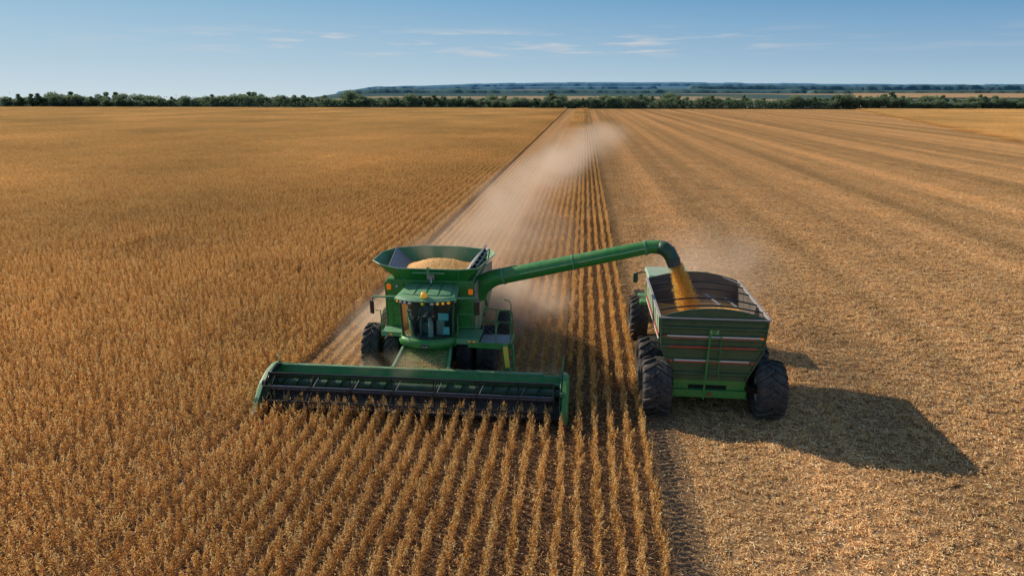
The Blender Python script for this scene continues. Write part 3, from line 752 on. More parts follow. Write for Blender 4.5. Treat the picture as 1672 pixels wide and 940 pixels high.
for z in (3.0, 2.6, 2.15, 1.75): b.tube([(cx - .16, RYc - .22, z), (cx + .27, RYc - .16, z)], .018, 6)
P(b, 'ladder', GREEN)
b = MB(); b.bar((cx - 1.1, 28.5, .95), (cx - .45, 30.4, .8), .14, .16); b.bar((cx + 1.1, 28.5, .95), (cx - .45, 30.4, .8), .14, .16)
P(b, 'drawbar', GREEN_D, bevel=.01)
wheel(cart, 2.86, 23.42, 1.0, 1.04, 16, WHITE); wheel(cart, 6.84, 23.5, 1.0, 1.04, 16, WHITE)
wheel(cart, 2.84, 25.72, .98, .95, 16, YELLOW); wheel(cart, 6.80, 25.72, .98, .95, 16, YELLOW)
cg = grain_heap('grain_load', cx - 1.74, cx + 1.74, RYc + .15, FYc - .3, lambda x, y: 2.76 + .42 * math.exp(-((x - 4.45) / .8) ** 2 - ((y - 25.6) / .9) ** 2) + .06 * math.sin(x * 2 + y))
tag(cg, 'golden brown grain lying inside the green grain cart', 'grain')

# ------------------------------------------------------------------ falling grain
b = MB()
A = Vector((3.66, 26.33, 4.95)); rings = []; nst = 30; nn = 16
def jet(t): return A + Vector((.72 * t ** .8, -.55 * t, -2.25 * t)), .22 + .27 * t ** .8, .18 + .16 * t
for i in range(nst + 1):
    c, w, d = jet(i / nst)
    rings.append([(c.x + .6 * w * math.cos(a) * (1 + rnd.uniform(-.15, .15)), c.y + .6 * d * math.sin(a) * (1 + rnd.uniform(-.15, .15)), c.z + rnd.uniform(-.03, .03)) for a in np.linspace(0, 2 * math.pi, nn + 1)[:-1]])
for i in range(21000):      # separate kernels flying round the core of the jet
    t = rnd.random(); a = rnd.uniform(0, 6.283); k = rnd.random() ** .6 if rnd.random() < .9 else 1 + abs(rnd.gauss(0, .14))
    c, w, d = jet(t); p = Vector((c.x + w * k * math.cos(a), c.y + d * k * math.sin(a), c.z)); q = rnd.uniform(.010, .019)
    u = Vector((rnd.gauss(0, 1), rnd.gauss(0, 1), rnd.gauss(0, 1.6))).normalized() * q * 1.3; v = u.cross(Vector((rnd.gauss(0, 1), rnd.gauss(0, 1), rnd.gauss(0, 1)))).normalized() * q * .9
    b.add([p + u, p + v, p - u, p - v], [(0, 1, 2, 3)])
st = b.build('grain_stream', KERNEL)
tag(st, 'stream of golden grain pouring from the auger spout into the cart', 'grain stream')

# ------------------------------------------------------------------ TRACTOR
tr = Thing('tractor', (4.2, 32.5, 0))
tag(tr.o, 'green tractor with pale cab roof and yellow rims, hitched ahead of the grain cart', 'tractor')
P = tr.part; tx = 4.15
wheel(tr, 2.80, 31.25, 1.0, .84, 20); wheel(tr, 5.5, 31.25, 1.0, .84, 20)
wheel(tr, 3.1, 34.3, .72, .55, 18); wheel(tr, 5.2, 34.3, .72, .55, 18)
b = MB(); b.box(tx - .95, tx + .95, 30.6, 32.2, 1.45, 1.75); b.box(tx - 1.35, tx - .8, 30.5, 32.0, 1.85, 2.02); b.box(tx + .8, tx + 1.35, 30.5, 32.0, 1.85, 2.02)
b.box(tx - .35, tx + .35, 30.4, 32.4, .6, 1.5)
P(b, 'body', GREEN, bevel=.04)
b = MB(); b.loft([rect(tx - .5, tx + .5, 32.3, 1.0, 2.2), rect(tx - .48, tx + .48, 34.2, 1.0, 2.0), rect(tx - .38, tx + .38, 35.0, 1.05, 1.75)], cap=True)
P(b, 'hood', GREEN, bevel=.08)
b = MB(); b.box(tx - .86, tx + .86, 30.85, 30.89, 1.78, 2.98); b.cut().box(tx - .86, tx + .86, 32.26, 32.3, 1.78, 2.98); b.cut().box(tx - .88, tx - .84, 30.9, 32.25, 1.78, 2.98); b.cut().box(tx + .84, tx + .88, 30.9, 32.25, 1.78, 2.98)
P(b, 'cab_window', DARKGLASS)
b = MB()
for x in (tx - .88, tx + .88):
    for y in (30.86, 32.28): b.cut().tube([(x, y, 1.75), (x, y, 3.02)], .05, 8)
P(b, 'pillar', GREEN)
b = MB(); b.loft([[(tx - 1.0, 30.72, 2.96), (tx + 1.0, 30.72, 2.96), (tx + 1.0, 32.5, 2.96), (tx - 1.0, 32.5, 2.96)], [(tx - 1.05, 30.66, 3.08), (tx + 1.05, 30.66, 3.08), (tx + 1.05, 32.55, 3.08), (tx - 1.05, 32.55, 3.08)],
                  [(tx - .98, 30.75, 3.2), (tx + .98, 30.75, 3.2), (tx + .98, 32.45, 3.2), (tx - .98, 32.45, 3.2)]], cap=True)
P(b, 'roof', GREEN_L, bevel=.04)
for x in (tx - .7, tx - .5, tx + .5, tx + .7):
    b = MB(); b.box(x - .05, x + .05, 30.66, 30.72, 2.90, 2.96); P(b, 'work_light', LENS, bevel=.01)
b = MB(); b.tube([(tx - .9, 31.9, 3.05), (tx - 1.2, 31.7, 3.12), (tx - 1.5, 31.6, 3.10)], .03, 6); b.cut().tube([(tx + .9, 31.9, 3.05), (tx + 1.3, 31.7, 3.2), (tx + 1.75, 31.6, 3.2)], .02, 6)
P(b, 'mirror_arm', BLACK)
for x, z in ((tx - 1.52, 2.9), (tx + 1.72, 3.14)):
    b = MB(); b.box(x - .11, x + .11, 31.52, 31.6, z - (.26 if x < tx else .12), z + (.2 if x < tx else .12)); P(b, 'mirror', GREEN_D if x < tx else GREY, bevel=.03)
b = MB(); b.tube([(tx + .55, 33.0, 2.1), (tx + .55, 33.0, 3.1)], .05, 8); P(b, 'exhaust_pipe', BLACK)
b = MB(); b.lathe_x([(0, .05), (.10, .05), (.14, .001)], 10)
o = P(b, 'beacon', ORANGE); o.rotation_euler = (0, -math.pi / 2, 0); o.location = Vector((tx + 1.0, 31.5, 3.36)) - tr.loc

# ------------------------------------------------------------------ plant patches
def mesh_np(name, verts, quads, shade, mat):
    me = bpy.data.meshes.new(name); n = len(quads)
    me.vertices.add(len(verts)); me.vertices.foreach_set('co', np.asarray(verts, np.float32).ravel())
    me.loops.add(n * 4); me.loops.foreach_set('vertex_index', np.asarray(quads, np.int32).ravel())
    me.polygons.add(n); me.polygons.foreach_set('loop_start', np.arange(0, n * 4, 4, dtype=np.int32))
    me.update(calc_edges=True)
    at = me.attributes.new('shade', 'FLOAT', 'FACE'); at.data.foreach_set('value', np.clip(shade, 0, 1).astype(np.float32))
    me.materials.append(mat); me.validate(); return me

def blades(c, d, w, l, curl=None):
    """quads centred at c, long axis d (unit), width axis w (unit*half width), l half length -> 4 verts each (spindle shaped)"""
    a = c - d * l[:, None]; e = c + d * l[:, None]
    return np.stack([a, c + w - d * l[:, None] * .15, e, c - w + d * l[:, None] * .1], 1)

def unit(v): return v / (np.linalg.norm(v, axis=1, keepdims=True) + 1e-9)

def crop_quads(rows_x, length, rad, per_plant, spacing, g, hmean=.72):
    """plants along rows; returns verts (n,4,3) and shade"""
    Q = []; S = []
    px = []; py = []
    for rx in rows_x:
        n = int(length / spacing); y = (np.arange(n) + g.uniform(-.4, .4, n)) * spacing
        px.append(rx + g.normal(0, .035, n)); py.append(y)
    px = np.concatenate(px); py = np.concatenate(py); n = len(px)
    h = hmean * g.uniform(.82, 1.18, n); lean = g.normal(0, .12, (n, 2)); h = h * (1 + .06 * np.sin(px * 1.7 + py * 1.1 + g.uniform(0, 6))); lean[:, 0] += .06 * np.sin(py * 1.3 + g.uniform(0, 6))
    # stems
    base = np.stack([px, py, np.zeros(n)], 1); top = np.stack([px + lean[:, 0] * h, py + lean[:, 1] * h, h], 1)
    for ang in (0, 1.57):
        w = np.array([math.cos(ang), math.sin(ang), 0]) * .007
        Q.append(np.stack([base - w, base + w, top + w * .6, top - w * .6], 1)); S.append(g.uniform(.1, .5, n))
    # leaves and pods
    m = n * per_plant; idx = np.repeat(np.arange(n), per_plant); tone = g.normal(0, .15, n)
    t = g.beta(1.5, 1.15, m); prof = np.sin(np.clip(t * .9 + .12, 0, 1) * math.pi) ** .5
    ang = g.uniform(0, 2 * math.pi, m); rr = rad * prof * np.sqrt(g.uniform(0.02, 1, m))
    c = base[idx] + (top[idx] - base[idx]) * t[:, None] + np.stack([rr * np.cos(ang), rr * np.sin(ang), g.normal(0, .02, m)], 1)
    d = unit(np.stack([np.cos(ang) * .6 + g.normal(0, .5, m), np.sin(ang) * .6 + g.normal(0, .5, m), g.normal(.35, .7, m)], 1))
    w = unit(np.cross(d, g.normal(0, 1, (m, 3)))); pod = g.random(m) < .55
    hw = np.where(pod, g.uniform(.007, .011, m), g.uniform(.010, .021, m)); l = np.where(pod, g.uniform(.020, .042, m), g.uniform(.020, .036, m))
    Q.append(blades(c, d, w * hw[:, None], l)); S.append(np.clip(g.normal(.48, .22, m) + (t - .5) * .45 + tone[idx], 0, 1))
    # wispy tops
    k = n; d = unit(np.stack([g.normal(0, .45, k), g.normal(0, .45, k), np.ones(k)], 1)); c = top + d * .05
    w = unit(np.cross(d, g.normal(0, 1, (k, 3)))) * .010
    Q.append(blades(c, d, w, g.uniform(.05, .10, k))); S.append(g.uniform(.6, 1, k))
    return np.concatenate(Q), np.concatenate(S)

def quads_mesh(name, Q, S, mat):
    n = len(Q); return mesh_np(name, Q.reshape(-1, 3), np.arange(n * 4).reshape(n, 4), S, mat)

def straw_quads(area, n, g, zs=.02, stub_rows=None, length=5.0, big=1.0, clump=.0):
    x0, x1, y0, y1 = area; Q = []; S = []
    # each straw is two chained blades: bent
    c = np.stack([g.uniform(x0, x1, n), g.uniform(y0, y1, n), np.abs(g.normal(0, zs, n)) + .008], 1)
    m = int((x1 - x0) * (y1 - y0) * 9) + 1; cc = np.stack([g.uniform(x0, x1, m), g.uniform(y0, y1, m)], 1); pick = g.integers(0, m, n); cl = g.random(n) < clump
    c[cl, 0] = np.clip((cc[pick, 0] + g.normal(0, .09, n))[cl], x0, x1); c[cl, 1] = np.clip((cc[pick, 1] + g.normal(0, .07, n))[cl], y0, y1); c[cl, 2] += g.uniform(0, .05, n)[cl]
    a = g.uniform(0, 2 * math.pi, n); tilt = g.normal(0, .28, n)
    d = unit(np.stack([np.cos(a), np.sin(a), tilt], 1)); l = g.uniform(.02, .06, n) * big
    up = np.tile(np.array([0., 0, 1]), (n, 1)); side = unit(np.cross(d, up)); nrm = unit(side + up * g.normal(0, .6, n)[:, None])
    hw = g.uniform(.005, .013, n) * big
    Q.append(blades(c + np.array([0, 0, .01]), d, nrm * hw[:, None], l)); sh = np.clip(g.normal(.52, .28, n), 0, 1); S.append(sh)
    a2 = a + g.normal(0, .9, n); d2 = unit(np.stack([np.cos(a2), np.sin(a2), g.normal(0, .3, n)], 1))
    c2 = c + d * l[:, None] + d2 * (l * .8)[:, None]; c2[:, 2] = np.maximum(c2[:, 2], .006)
    side2 = unit(np.cross(d2, up)); Q.append(blades(c2 + np.array([0, 0, .01]), d2, unit(side2 + up * g.normal(0, .6, n)[:, None]) * hw[:, None], l)); S.append(sh)
    if stub_rows is not None:
        for rx in stub_rows:
            k = int(length / .07); px = rx + g.normal(0, .03, k); py = y0 + g.uniform(0, length, k); h = g.uniform(.05, .15, k)
            d = unit(np.stack([g.normal(0, .3, k), g.normal(0, .3, k), np.ones(k)], 1)); c = np.stack([px, py, h / 2], 1)
            w = unit(np.cross(d, g.normal(0, 1, (k, 3)))) * .010
            Q.append(np.stack([c - w - d * (h / 2)[:, None], c + w - d * (h / 2)[:, None], c + w + d * (h / 2)[:, None], c - w + d * (h / 2)[:, None]], 1)); S.append(g.uniform(.3, .9, k))
    return np.concatenate(Q), np.concatenate(S)

def library(name, meshes):
    c = bpy.data.collections.new(name)
    for i, me in enumerate(meshes):
        o = bpy.data.objects.new(name + '_%02d' % i, me); c.objects.link(o)
    return c

def scatter_tree(coll):
    nt = bpy.data.node_groups.new('scatter_' + coll.name, 'GeometryNodeTree')
    nt.interface.new_socket('Geometry', in_out='INPUT', socket_type='NodeSocketGeometry')
    nt.interface.new_socket('Geometry', in_out='OUTPUT', socket_type='NodeSocketGeometry')
    N = nt.nodes.new; L = nt.links.new
    gi = N('NodeGroupInput'); go = N('NodeGroupOutput'); ip = N('GeometryNodeInstanceOnPoints'); ci = N('GeometryNodeCollectionInfo')
    ci.inputs['Collection'].default_value = coll; ci.inputs['Separate Children'].default_value = True; ci.inputs['Reset Children'].default_value = True
    ip.inputs['Pick Instance'].default_value = True
    def att(nm, ty):
        a = N('GeometryNodeInputNamedAttribute'); a.data_type = ty; a.inputs['Name'].default_value = nm; return a.outputs['Attribute']
    L(gi.outputs[0], ip.inputs['Points']); L(ci.outputs[0], ip.inputs['Instance'])
    L(att('vi', 'INT'), ip.inputs['Instance Index']); L(att('rot', 'FLOAT_VECTOR'), ip.inputs['Rotation']); L(att('scl', 'FLOAT_VECTOR'), ip.inputs['Scale'])
    L(ip.outputs[0], go.inputs[0]); return nt

def scatter(name, tree, pts, vi, rot, scl):
    me = bpy.data.meshes.new(name); n = len(pts); me.vertices.add(n); me.vertices.foreach_set('co', np.asarray(pts, np.float32).ravel())
    a = me.attributes.new('vi', 'INT', 'POINT'); a.data.foreach_set('value', np.asarray(vi, np.int32))
    a = me.attributes.new('rot', 'FLOAT_VECTOR', 'POINT'); a.data.foreach_set('vector', np.asarray(rot, np.float32).ravel())
    a = me.attributes.new('scl', 'FLOAT_VECTOR', 'POINT'); a.data.foreach_set('vector', np.asarray(scl, np.float32).ravel())
    o = bpy.data.objects.new(name, me); COL.objects.link(o)
    md = o.modifiers.new('scatter', 'NODES'); md.node_group = tree; return o

SP = .54
ROW0 = 2.27                                     # outermost standing row
g = np.random.default_rng(5)
def row_data(length, y0, g, rad=.078):
    """one row of plants; the far end is drawn with fewer, larger leaves"""
    Q = []; S = []; y = 0.0
    while y < length:
        near = y + y0; L5 = min(5.0, length - y) if near < 60 else 20.0
        if near < 60: q, sh = crop_quads([0], L5, rad, 66, .10, g, .58 if near < 24 else .54)
        else: q, sh = crop_quads([0], L5, rad * 1.1, 34, .17, g, .56); q = (q - q.mean(1, keepdims=True)) * 1.3 + q.mean(1, keepdims=True)
        Q.append(q + np.array([0, y + y0, 0])); S.append(sh); y += L5
    return np.concatenate(Q), np.concatenate(S)
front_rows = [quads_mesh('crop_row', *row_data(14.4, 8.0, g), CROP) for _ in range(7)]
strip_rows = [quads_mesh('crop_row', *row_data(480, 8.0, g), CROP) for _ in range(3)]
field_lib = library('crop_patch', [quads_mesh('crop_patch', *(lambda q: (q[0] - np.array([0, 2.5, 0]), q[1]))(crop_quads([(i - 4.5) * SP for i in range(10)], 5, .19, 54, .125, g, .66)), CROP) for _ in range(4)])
straw_lib = library('straw_patch', [quads_mesh('straw_patch', *straw_quads((-2.7, 2.7, -2.5, 2.5), 9500, g, .02, [(i - 4.5) * SP for i in range(10)], big=1.25, clump=.72), STRAW) for _ in range(4)])
litter_lib = library('litter_patch', [quads_mesh('litter_patch', *straw_quads((-2.7, 2.7, -2.5, 2.5), 2600, g, .012), STRAW) for _ in range(3)])
open_lib = library('crop_rows_patch', [quads_mesh('crop_rows_patch', *(lambda q: (q[0] - np.array([0, 2.5, 0]), q[1]))(crop_quads([(i - 4.5) * SP for i in range(10)], 5, .10, 60, .11, g, .62)), CROP) for _ in range(4)])
def band_quads(g):
    q1, s1 = crop_quads([(i - 3) * .7714 for i in range(7)], 5, .155, 70, .115, g, .56); q1 = q1 - np.array([0, 2.5, 0])
    q2, s2 = crop_quads([(i - 2.5) * .7714 for i in range(6)], 5, .10, 10, .17, g, .16); q2 = q2 - np.array([0, 2.5, 0])
    return np.concatenate([q1, q2]), np.concatenate([s1, s2 * .6])
band_lib = library('crop_band_patch', [quads_mesh('crop_band_patch', *band_quads(g), CROP) for _ in range(4)])
T_band = scatter_tree(band_lib)
def lane_quads(g):
    q1, s1 = straw_quads((-2.7, 2.7, -2.5, 2.5), 3600, g, .015, [(i - 4.5) * SP for i in range(10)]); Q = [q1]; S = [s1]
    for i in range(10):
        q, sh = straw_quads((-.09, .09, -2.5, 2.5), 620, g, .05); q[:, :, 0] += (i - 4.5) * SP; Q.append(q); S.append(np.clip(sh + .1, 0, 1))
    return np.concatenate(Q), np.concatenate(S)
lane_lib = library('lane_patch', [quads_mesh('lane_patch', *lane_quads(g), STRAW) for _ in range(3)])
T_field, T_open, T_straw, T_lit, T_lane = (scatter_tree(c) for c in (field_lib, open_lib, straw_lib, litter_lib, lane_lib))

FAR = 488.0
def in_view(x, y, m=14): return (-.95 * y - m) < x < (.72 * y + m)

# --- individual standing rows
def ordinal(n): return ['outermost', 'second', 'third', 'fourth', 'fifth', 'sixth', 'seventh', 'eighth', 'ninth', 'tenth', 'eleventh', 'twelfth', 'thirteenth', 'fourteenth', 'fifteenth', 'sixteenth', 'seventeenth', 'eighteenth', 'nineteenth', 'twentieth', 'twenty-first', 'twenty-second'][n]
k = 0
while ROW0 - SP * k > HX0 + .05:
    x = ROW0 - SP * k; free = x > HX1 + .25
    me = strip_rows[k % 3] if free else front_rows[k % 7]
    if k == 0: ob0 = bpy.data.objects.new('crop_row', me)
    ob = ob0 if k == 0 else ob0.copy()
    ob.data = me; COL.objects.link(ob); ob.location = (x, 0, 0); ob.scale = ((-1) ** k * (1 + .06 * math.sin(k * 2.3)), 1, 1 + .04 * math.sin(k * 1.7))
    if free: lb = ('outermost standing crop row, beside the tyre track at the edge of the stubble' if k == 0 else ordinal(k) + ' standing crop row from the tyre track, running far past the harvester')
    else:
        q = k - len([1 for j in range(40) if ROW0 - SP * j > HX1 + .25])
        lb = ('standing crop row at the red tipped end of the reel header' if q == 0 else ordinal(q) + ' crop row from the red divider tip, running into the reel')
    tag(ob, lb, 'crop row', 'standing rows of dry crop in front of and beside the harvester')
    k += 1

# --- broad standing crop on the left, and the far one on the right
pts = []; opn = []; bnd = []
x = HX0 - .13 - 2.7
while x > -480:
    y = 6 + 2.5
    while y < FAR:
        if in_view(x, y): (pts if x < -36 else opn if (y < 42 + rnd.uniform(-8, 8) or x < -26 - rnd.uniform(0, 9)) else bnd).append((x, y, 0))
        y += 5.0
    x -= 5.4
x = 82
while x < 380:
    y = 100
    while y < FAR:
        if x > 95 + (y - 148) * .25 and in_view(x, y): pts.append((x, y, 0))
        y += 5.0
    x += 5.4
pts = np.array(pts); n = len(pts)
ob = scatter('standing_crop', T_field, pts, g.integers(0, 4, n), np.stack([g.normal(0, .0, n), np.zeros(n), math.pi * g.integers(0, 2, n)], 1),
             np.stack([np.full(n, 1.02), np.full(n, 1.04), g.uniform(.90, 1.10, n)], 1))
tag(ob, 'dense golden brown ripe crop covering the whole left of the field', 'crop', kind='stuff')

pts = np.array(opn); n = len(pts)
ob = scatter('standing_crop', T_open, pts, g.integers(0, 4, n), np.stack([np.zeros(n), np.zeros(n), math.pi * g.integers(0, 2, n)], 1), np.stack([np.ones(n), np.full(n, 1.03), g.uniform(.94, 1.06, n)], 1))
tag(ob, 'band of standing crop in open rows along the left side of the harvested lane', 'crop', kind='stuff')
pts = np.array(bnd); n = len(pts)
ob = scatter('standing_crop', T_band, pts, g.integers(0, 4, n), np.stack([np.zeros(n), np.zeros(n), math.pi * g.integers(0, 2, n)], 1), np.stack([np.ones(n), np.full(n, 1.03), g.uniform(.92, 1.1, n)], 1))
tag(ob, 'ridged rows of dry crop running to the horizon along the left edge of the lane', 'crop', kind='stuff')
pts = np.array([(x, y, 0) for x in (-2.76,) for y in np.arange(29.5, FAR, 5)]); n = len(pts)
ob = scatter('low_stubble_rows', T_open, pts, g.integers(0, 4, n), np.stack([np.zeros(n), np.zeros(n), math.pi * g.integers(0, 2, n)], 1), np.stack([np.ones(n), np.full(n, 1.03), g.uniform(.68, .80, n)], 1))
tag(ob, 'low golden stubble rows between the combine and the tall standing rows', 'stubble', kind='stuff')
# --- straw and stubble on harvested ground
pts = []
x = 3.72 + 2.7
while x < 330:
    y = 8.5
    while y < FAR:
        if in_view(x, y) and not x > 97 + (y - 148) * .25: pts.append((x, y, 0))
        y += 5.0
    x += 5.4
pts = np.array(pts); n = len(pts)
ob = scatter('stubble_residue', T_straw, pts, g.integers(0, 4, n), np.stack([np.zeros(n), np.zeros(n), math.pi * g.integers(0, 2, n)], 1), np.stack([np.full(n, 1.04), np.full(n, 1.02), g.uniform(.8, 1.3, n)], 1))
tag(ob, 'pale chopped straw and stubble lying over the harvested ground', 'straw', kind='stuff')
pts = np.array([(x, y, 0) for x in (-8.78, -3.38) for y in np.arange(27.1, FAR, 5)]); n = len(pts)
ob = scatter('lane_stubble', T_lane, pts, g.integers(0, 3, n), np.stack([np.zeros(n), np.zeros(n), math.pi * g.integers(0, 2, n)], 1), np.stack([np.ones(n), np.full(n, 1.02), g.uniform(.9, 1.2, n)], 1))
tag(ob, 'cut stubble rows in the harvested lane behind the combine', 'stubble', kind='stuff')
pts = []
for x in np.arange(3.2, -24, -5.4):
    for y in np.arange(9, 110, 5):
        if x > -12 and (y < 22 or x > -3): pts.append((x - 1.4, y, .004))
        elif x <= -12 and y < 40: pts.append((x - 1.4, y, .004))
pts = np.array(pts); n = len(pts)
ob = scatter('leaf_litter', T_lit, pts, g.integers(0, 3, n), np.stack([np.zeros(n), np.zeros(n), math.pi * g.integers(0, 2, n)], 1), np.ones((n, 3)))
tag(ob, 'dry fallen leaves and straw scattered between the crop rows', 'litter', kind='stuff')

# ------------------------------------------------------------------ land
def far_z(x, y):
    if y < 545: return 0.0
    a = x / y; f = min(1, max(0, (a + .46) / .17)); f = f * f * (3 - 2 * f)
    ks = [(545, 0), (1000, 3.2), (1500, 8.5), (2000, 14), (2600, 18), (3500, 24), (4300, 42), (5200, 64), (6500, 60), (9000, 0), (14000, -60)]
    for (y0, z0), (y1, z1) in zip(ks, ks[1:]):
        if y <= y1: zr = z0 + (z1 - z0) * (y - y0) / (y1 - y0); break
    else: zr = -60
    # the far ridge sinks a little towards the right, and grows from the left
    if y > 3500: zr = zr * (1.0 - .28 * min(1, max(0, (a - .12) / .3))) * (.38 + .62 * min(1, max(0, (a + .33) / .28)) ** .7)
    return zr * f + (1 - f) * (-(y - 545) * .012)
b = MB(); ys = [-40, 0, 25, 60, 120, 250, 400, 520, 545, 600, 800, 1000, 1250, 1500, 1750, 2000, 2300, 2600, 3000, 3500, 3900, 4300, 4700, 5200, 5800, 6500, 9000, 14000]
gr = []
for y in ys:
    W = max(500, 1.2 * y); gr.append([((W * u), y, far_z(W * u, y) if y > 0 else 0) for u in np.linspace(-1, 1, 81)])
b.loft(gr, close=False, smooth=True)
def land_mat():
    m = bpy.data.materials.new('land'); nt, N, L = nodes(m)
    out = N('ShaderNodeOutputMaterial'); bs = N('ShaderNodeBsdfDiffuse')
    ge = N('ShaderNodeNewGeometry'); sp = N('ShaderNodeSeparateXYZ'); L(ge.outputs['Position'], sp.inputs[0])
    # near soil
    n = N('ShaderNodeTexNoise'); n.inputs['Scale'].default_value = 9; n.inputs['Detail'].default_value = 6; L(ge.outputs['Position'], n.inputs['Vector'])
    near = ramp(N, [(.3, (.085, .048, .026)), (.6, (.17, .10, .052)), (.78, (.32, .20, .11))]); L(n.outputs['Fac'], near.inputs[0])
    # distant patchwork of woods and fields
    mp = N('ShaderNodeMapping'); mp.inputs['Scale'].default_value = (.0016, .0028, 0); mp.inputs['Location'].default_value = (3.3, 1.7, 0); L(ge.outputs['Position'], mp.inputs[0])
    v = N('ShaderNodeTexNoise'); v.inputs['Scale'].default_value = 1; v.inputs['Detail'].default_value = 3; L(mp.outputs[0], v.inputs['Vector'])
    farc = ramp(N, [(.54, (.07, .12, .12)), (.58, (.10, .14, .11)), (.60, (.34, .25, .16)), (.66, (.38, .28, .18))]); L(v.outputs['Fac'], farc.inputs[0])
    ridge = N('ShaderNodeMix'); ridge.data_type = 'RGBA'; ridge.inputs[7].default_value = (.095, .20, .285, 1); L(farc.outputs[0], ridge.inputs[6])  # haze painted into the land colour, bluer with distance
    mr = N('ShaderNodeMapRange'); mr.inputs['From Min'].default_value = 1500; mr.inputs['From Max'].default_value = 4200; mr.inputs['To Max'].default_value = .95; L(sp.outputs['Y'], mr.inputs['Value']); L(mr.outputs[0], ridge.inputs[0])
    m2 = N('ShaderNodeMapRange'); m2.inputs['From Min'].default_value = 535; m2.inputs['From Max'].default_value = 545; L(sp.outputs['Y'], m2.inputs['Value'])
    mx = N('ShaderNodeMix'); mx.data_type = 'RGBA'; L(m2.outputs[0], mx.inputs[0]); L(near.outputs[0], mx.inputs[6]); L(ridge.outputs[2], mx.inputs[7])
    L(mx.outputs[2], bs.inputs[0]); L(bs.outputs[0], out.inputs[0]); return m
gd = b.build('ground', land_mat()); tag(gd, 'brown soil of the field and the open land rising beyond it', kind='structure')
b = MB(); b.add([(2.55, 5, .004), (330, 5, .004), (330, 490, .004), (2.55, 490, .004)], [(0, 1, 2, 3)])
tag(b.build('harvested_ground', HARV), 'harvested tan ground on the right of the field', kind='structure')
b = MB(); b.add([(-11.5, 23.2, .004), (-.55, 23.2, .004), (-.55, 490, .004), (-11.5, 490, .004)], [(0, 1, 2, 3)])
tag(b.build('harvested_lane', HARV), 'harvested lane behind the combine', kind='structure')
# verge along the far edge
VERGE = plant_mat('verge_grass', [(0, (.05, .07, .02)), (.5, (.11, .14, .04)), (1, (.22, .22, .08))], .02, .02, .8, 1.2)
b = MB(); b.add([(-520, 489, .01), (420, 489, .01), (420, 545, .01), (-520, 545, .01)], [(0, 1, 2, 3)])
o = b.build('verge', VERGE); a = o.data.attributes.new('shade', 'FLOAT', 'FACE'); a.data[0].value = .35
tag(o, 'green grass verge between the field and the trees', kind='structure')

# tyre track: pressed soil with lug bars
b = MB(); gx = []
y = 6.0
while y < 23.4:
    xo = 3.05 + .06 * math.sin(y * .4)
    for e, x0, x1 in ((-1, -.47, .02), (1, -.02, .47)):
        z0 = .012; w = rnd.uniform(.042, .055); yy = y + (0.11 if e > 0 else 0) + rnd.uniform(-.012, .012)
        lo = []; hi = []
        for i in range(7):
            t = i / 6; xx = xo + x0 + (x1 - x0) * t; inner = abs(xx - xo) / .47; bend = -.10 * inner ** 1.3
            j = rnd.uniform(-.010, .010); h = rnd.uniform(.035, .065) * (1 if 0 < i < 6 else .2)
            lo.append([(xx, yy + bend - w + j, .005), (xx, yy + bend - w * .3 + j, h), (xx, yy + bend + w * .4 + j, h * .9), (xx, yy + bend + w + j, .005)])
        b.loft(lo, close=False, smooth=True)
    y += .215
o = b.build('tyre_track', TRACK); tag(o, 'tyre track pressed into the soil beside the outermost crop row', kind='structure')
b = MB(); b.add([(2.5, 5, .006), (3.62, 5, .006), (3.62, 23.6, .006), (2.5, 23.6, .006)], [(0, 1, 2, 3)])
tag(b.build('track_bed', TRACK), 'flattened soil under the tyre track', kind='structure')
gq = straw_quads((3.3, 4.2, 6, 23), 3200, g, .015); q2 = straw_quads((2.45, 3.5, 6, 30), 1100, g, .012); q3 = straw_quads((2.6, 3.8, 23, 110), 24000, g, .02, big=1.2, clump=.5)
o = bpy.data.objects.new('track_straw', quads_mesh('track_straw', np.concatenate([gq[0], q2[0], q3[0]]), np.concatenate([gq[1], q2[1], q3[1]]), STRAW)); COL.objects.link(o)
tag(o, 'loose straw along the tyre track', 'straw', kind='stuff')

# chaff lying on the feeder house, platform and header of the combine
q, sh = straw_quads((0, 1, 0, 1), 1100, g, .01, big=.8)
c = q.mean(1); u = c[:, 0]; v = np.abs(g.normal(0, .24, len(c))).clip(0, 1); nx_ = -6.85 + 1.8 * (u + .12 * v * (.5 - u)) ; ny_ = 23.78 + 2.0 * v; nz_ = 1.15 + .76 * v
q = q - c[:, None, :] + np.stack([nx_, ny_, nz_ + c[:, 2] * .6], 1)[:, None, :]
q3, sh3 = straw_quads((-7.9, -4.1, 22.6, 23.35), 3000, g, .02, big=.9); q3[:, :, 2] += .42 + .5 * np.abs(q3[:, :, 1] - 22.9)
q4, sh4 = straw_quads((HX0 + .2, HX1 - .8, 23.61, 23.75), 500, g, .003, big=.6); q4[:, :, 2] += 1.165
o = bpy.data.objects.new('chaff', quads_mesh('chaff', np.concatenate([q, q3, q4]), np.concatenate([sh, sh3, sh4]), STRAW)); COL.objects.link(o)
tag(o, 'loose chaff and straw lying on the feeder house and header', 'chaff', kind='stuff')

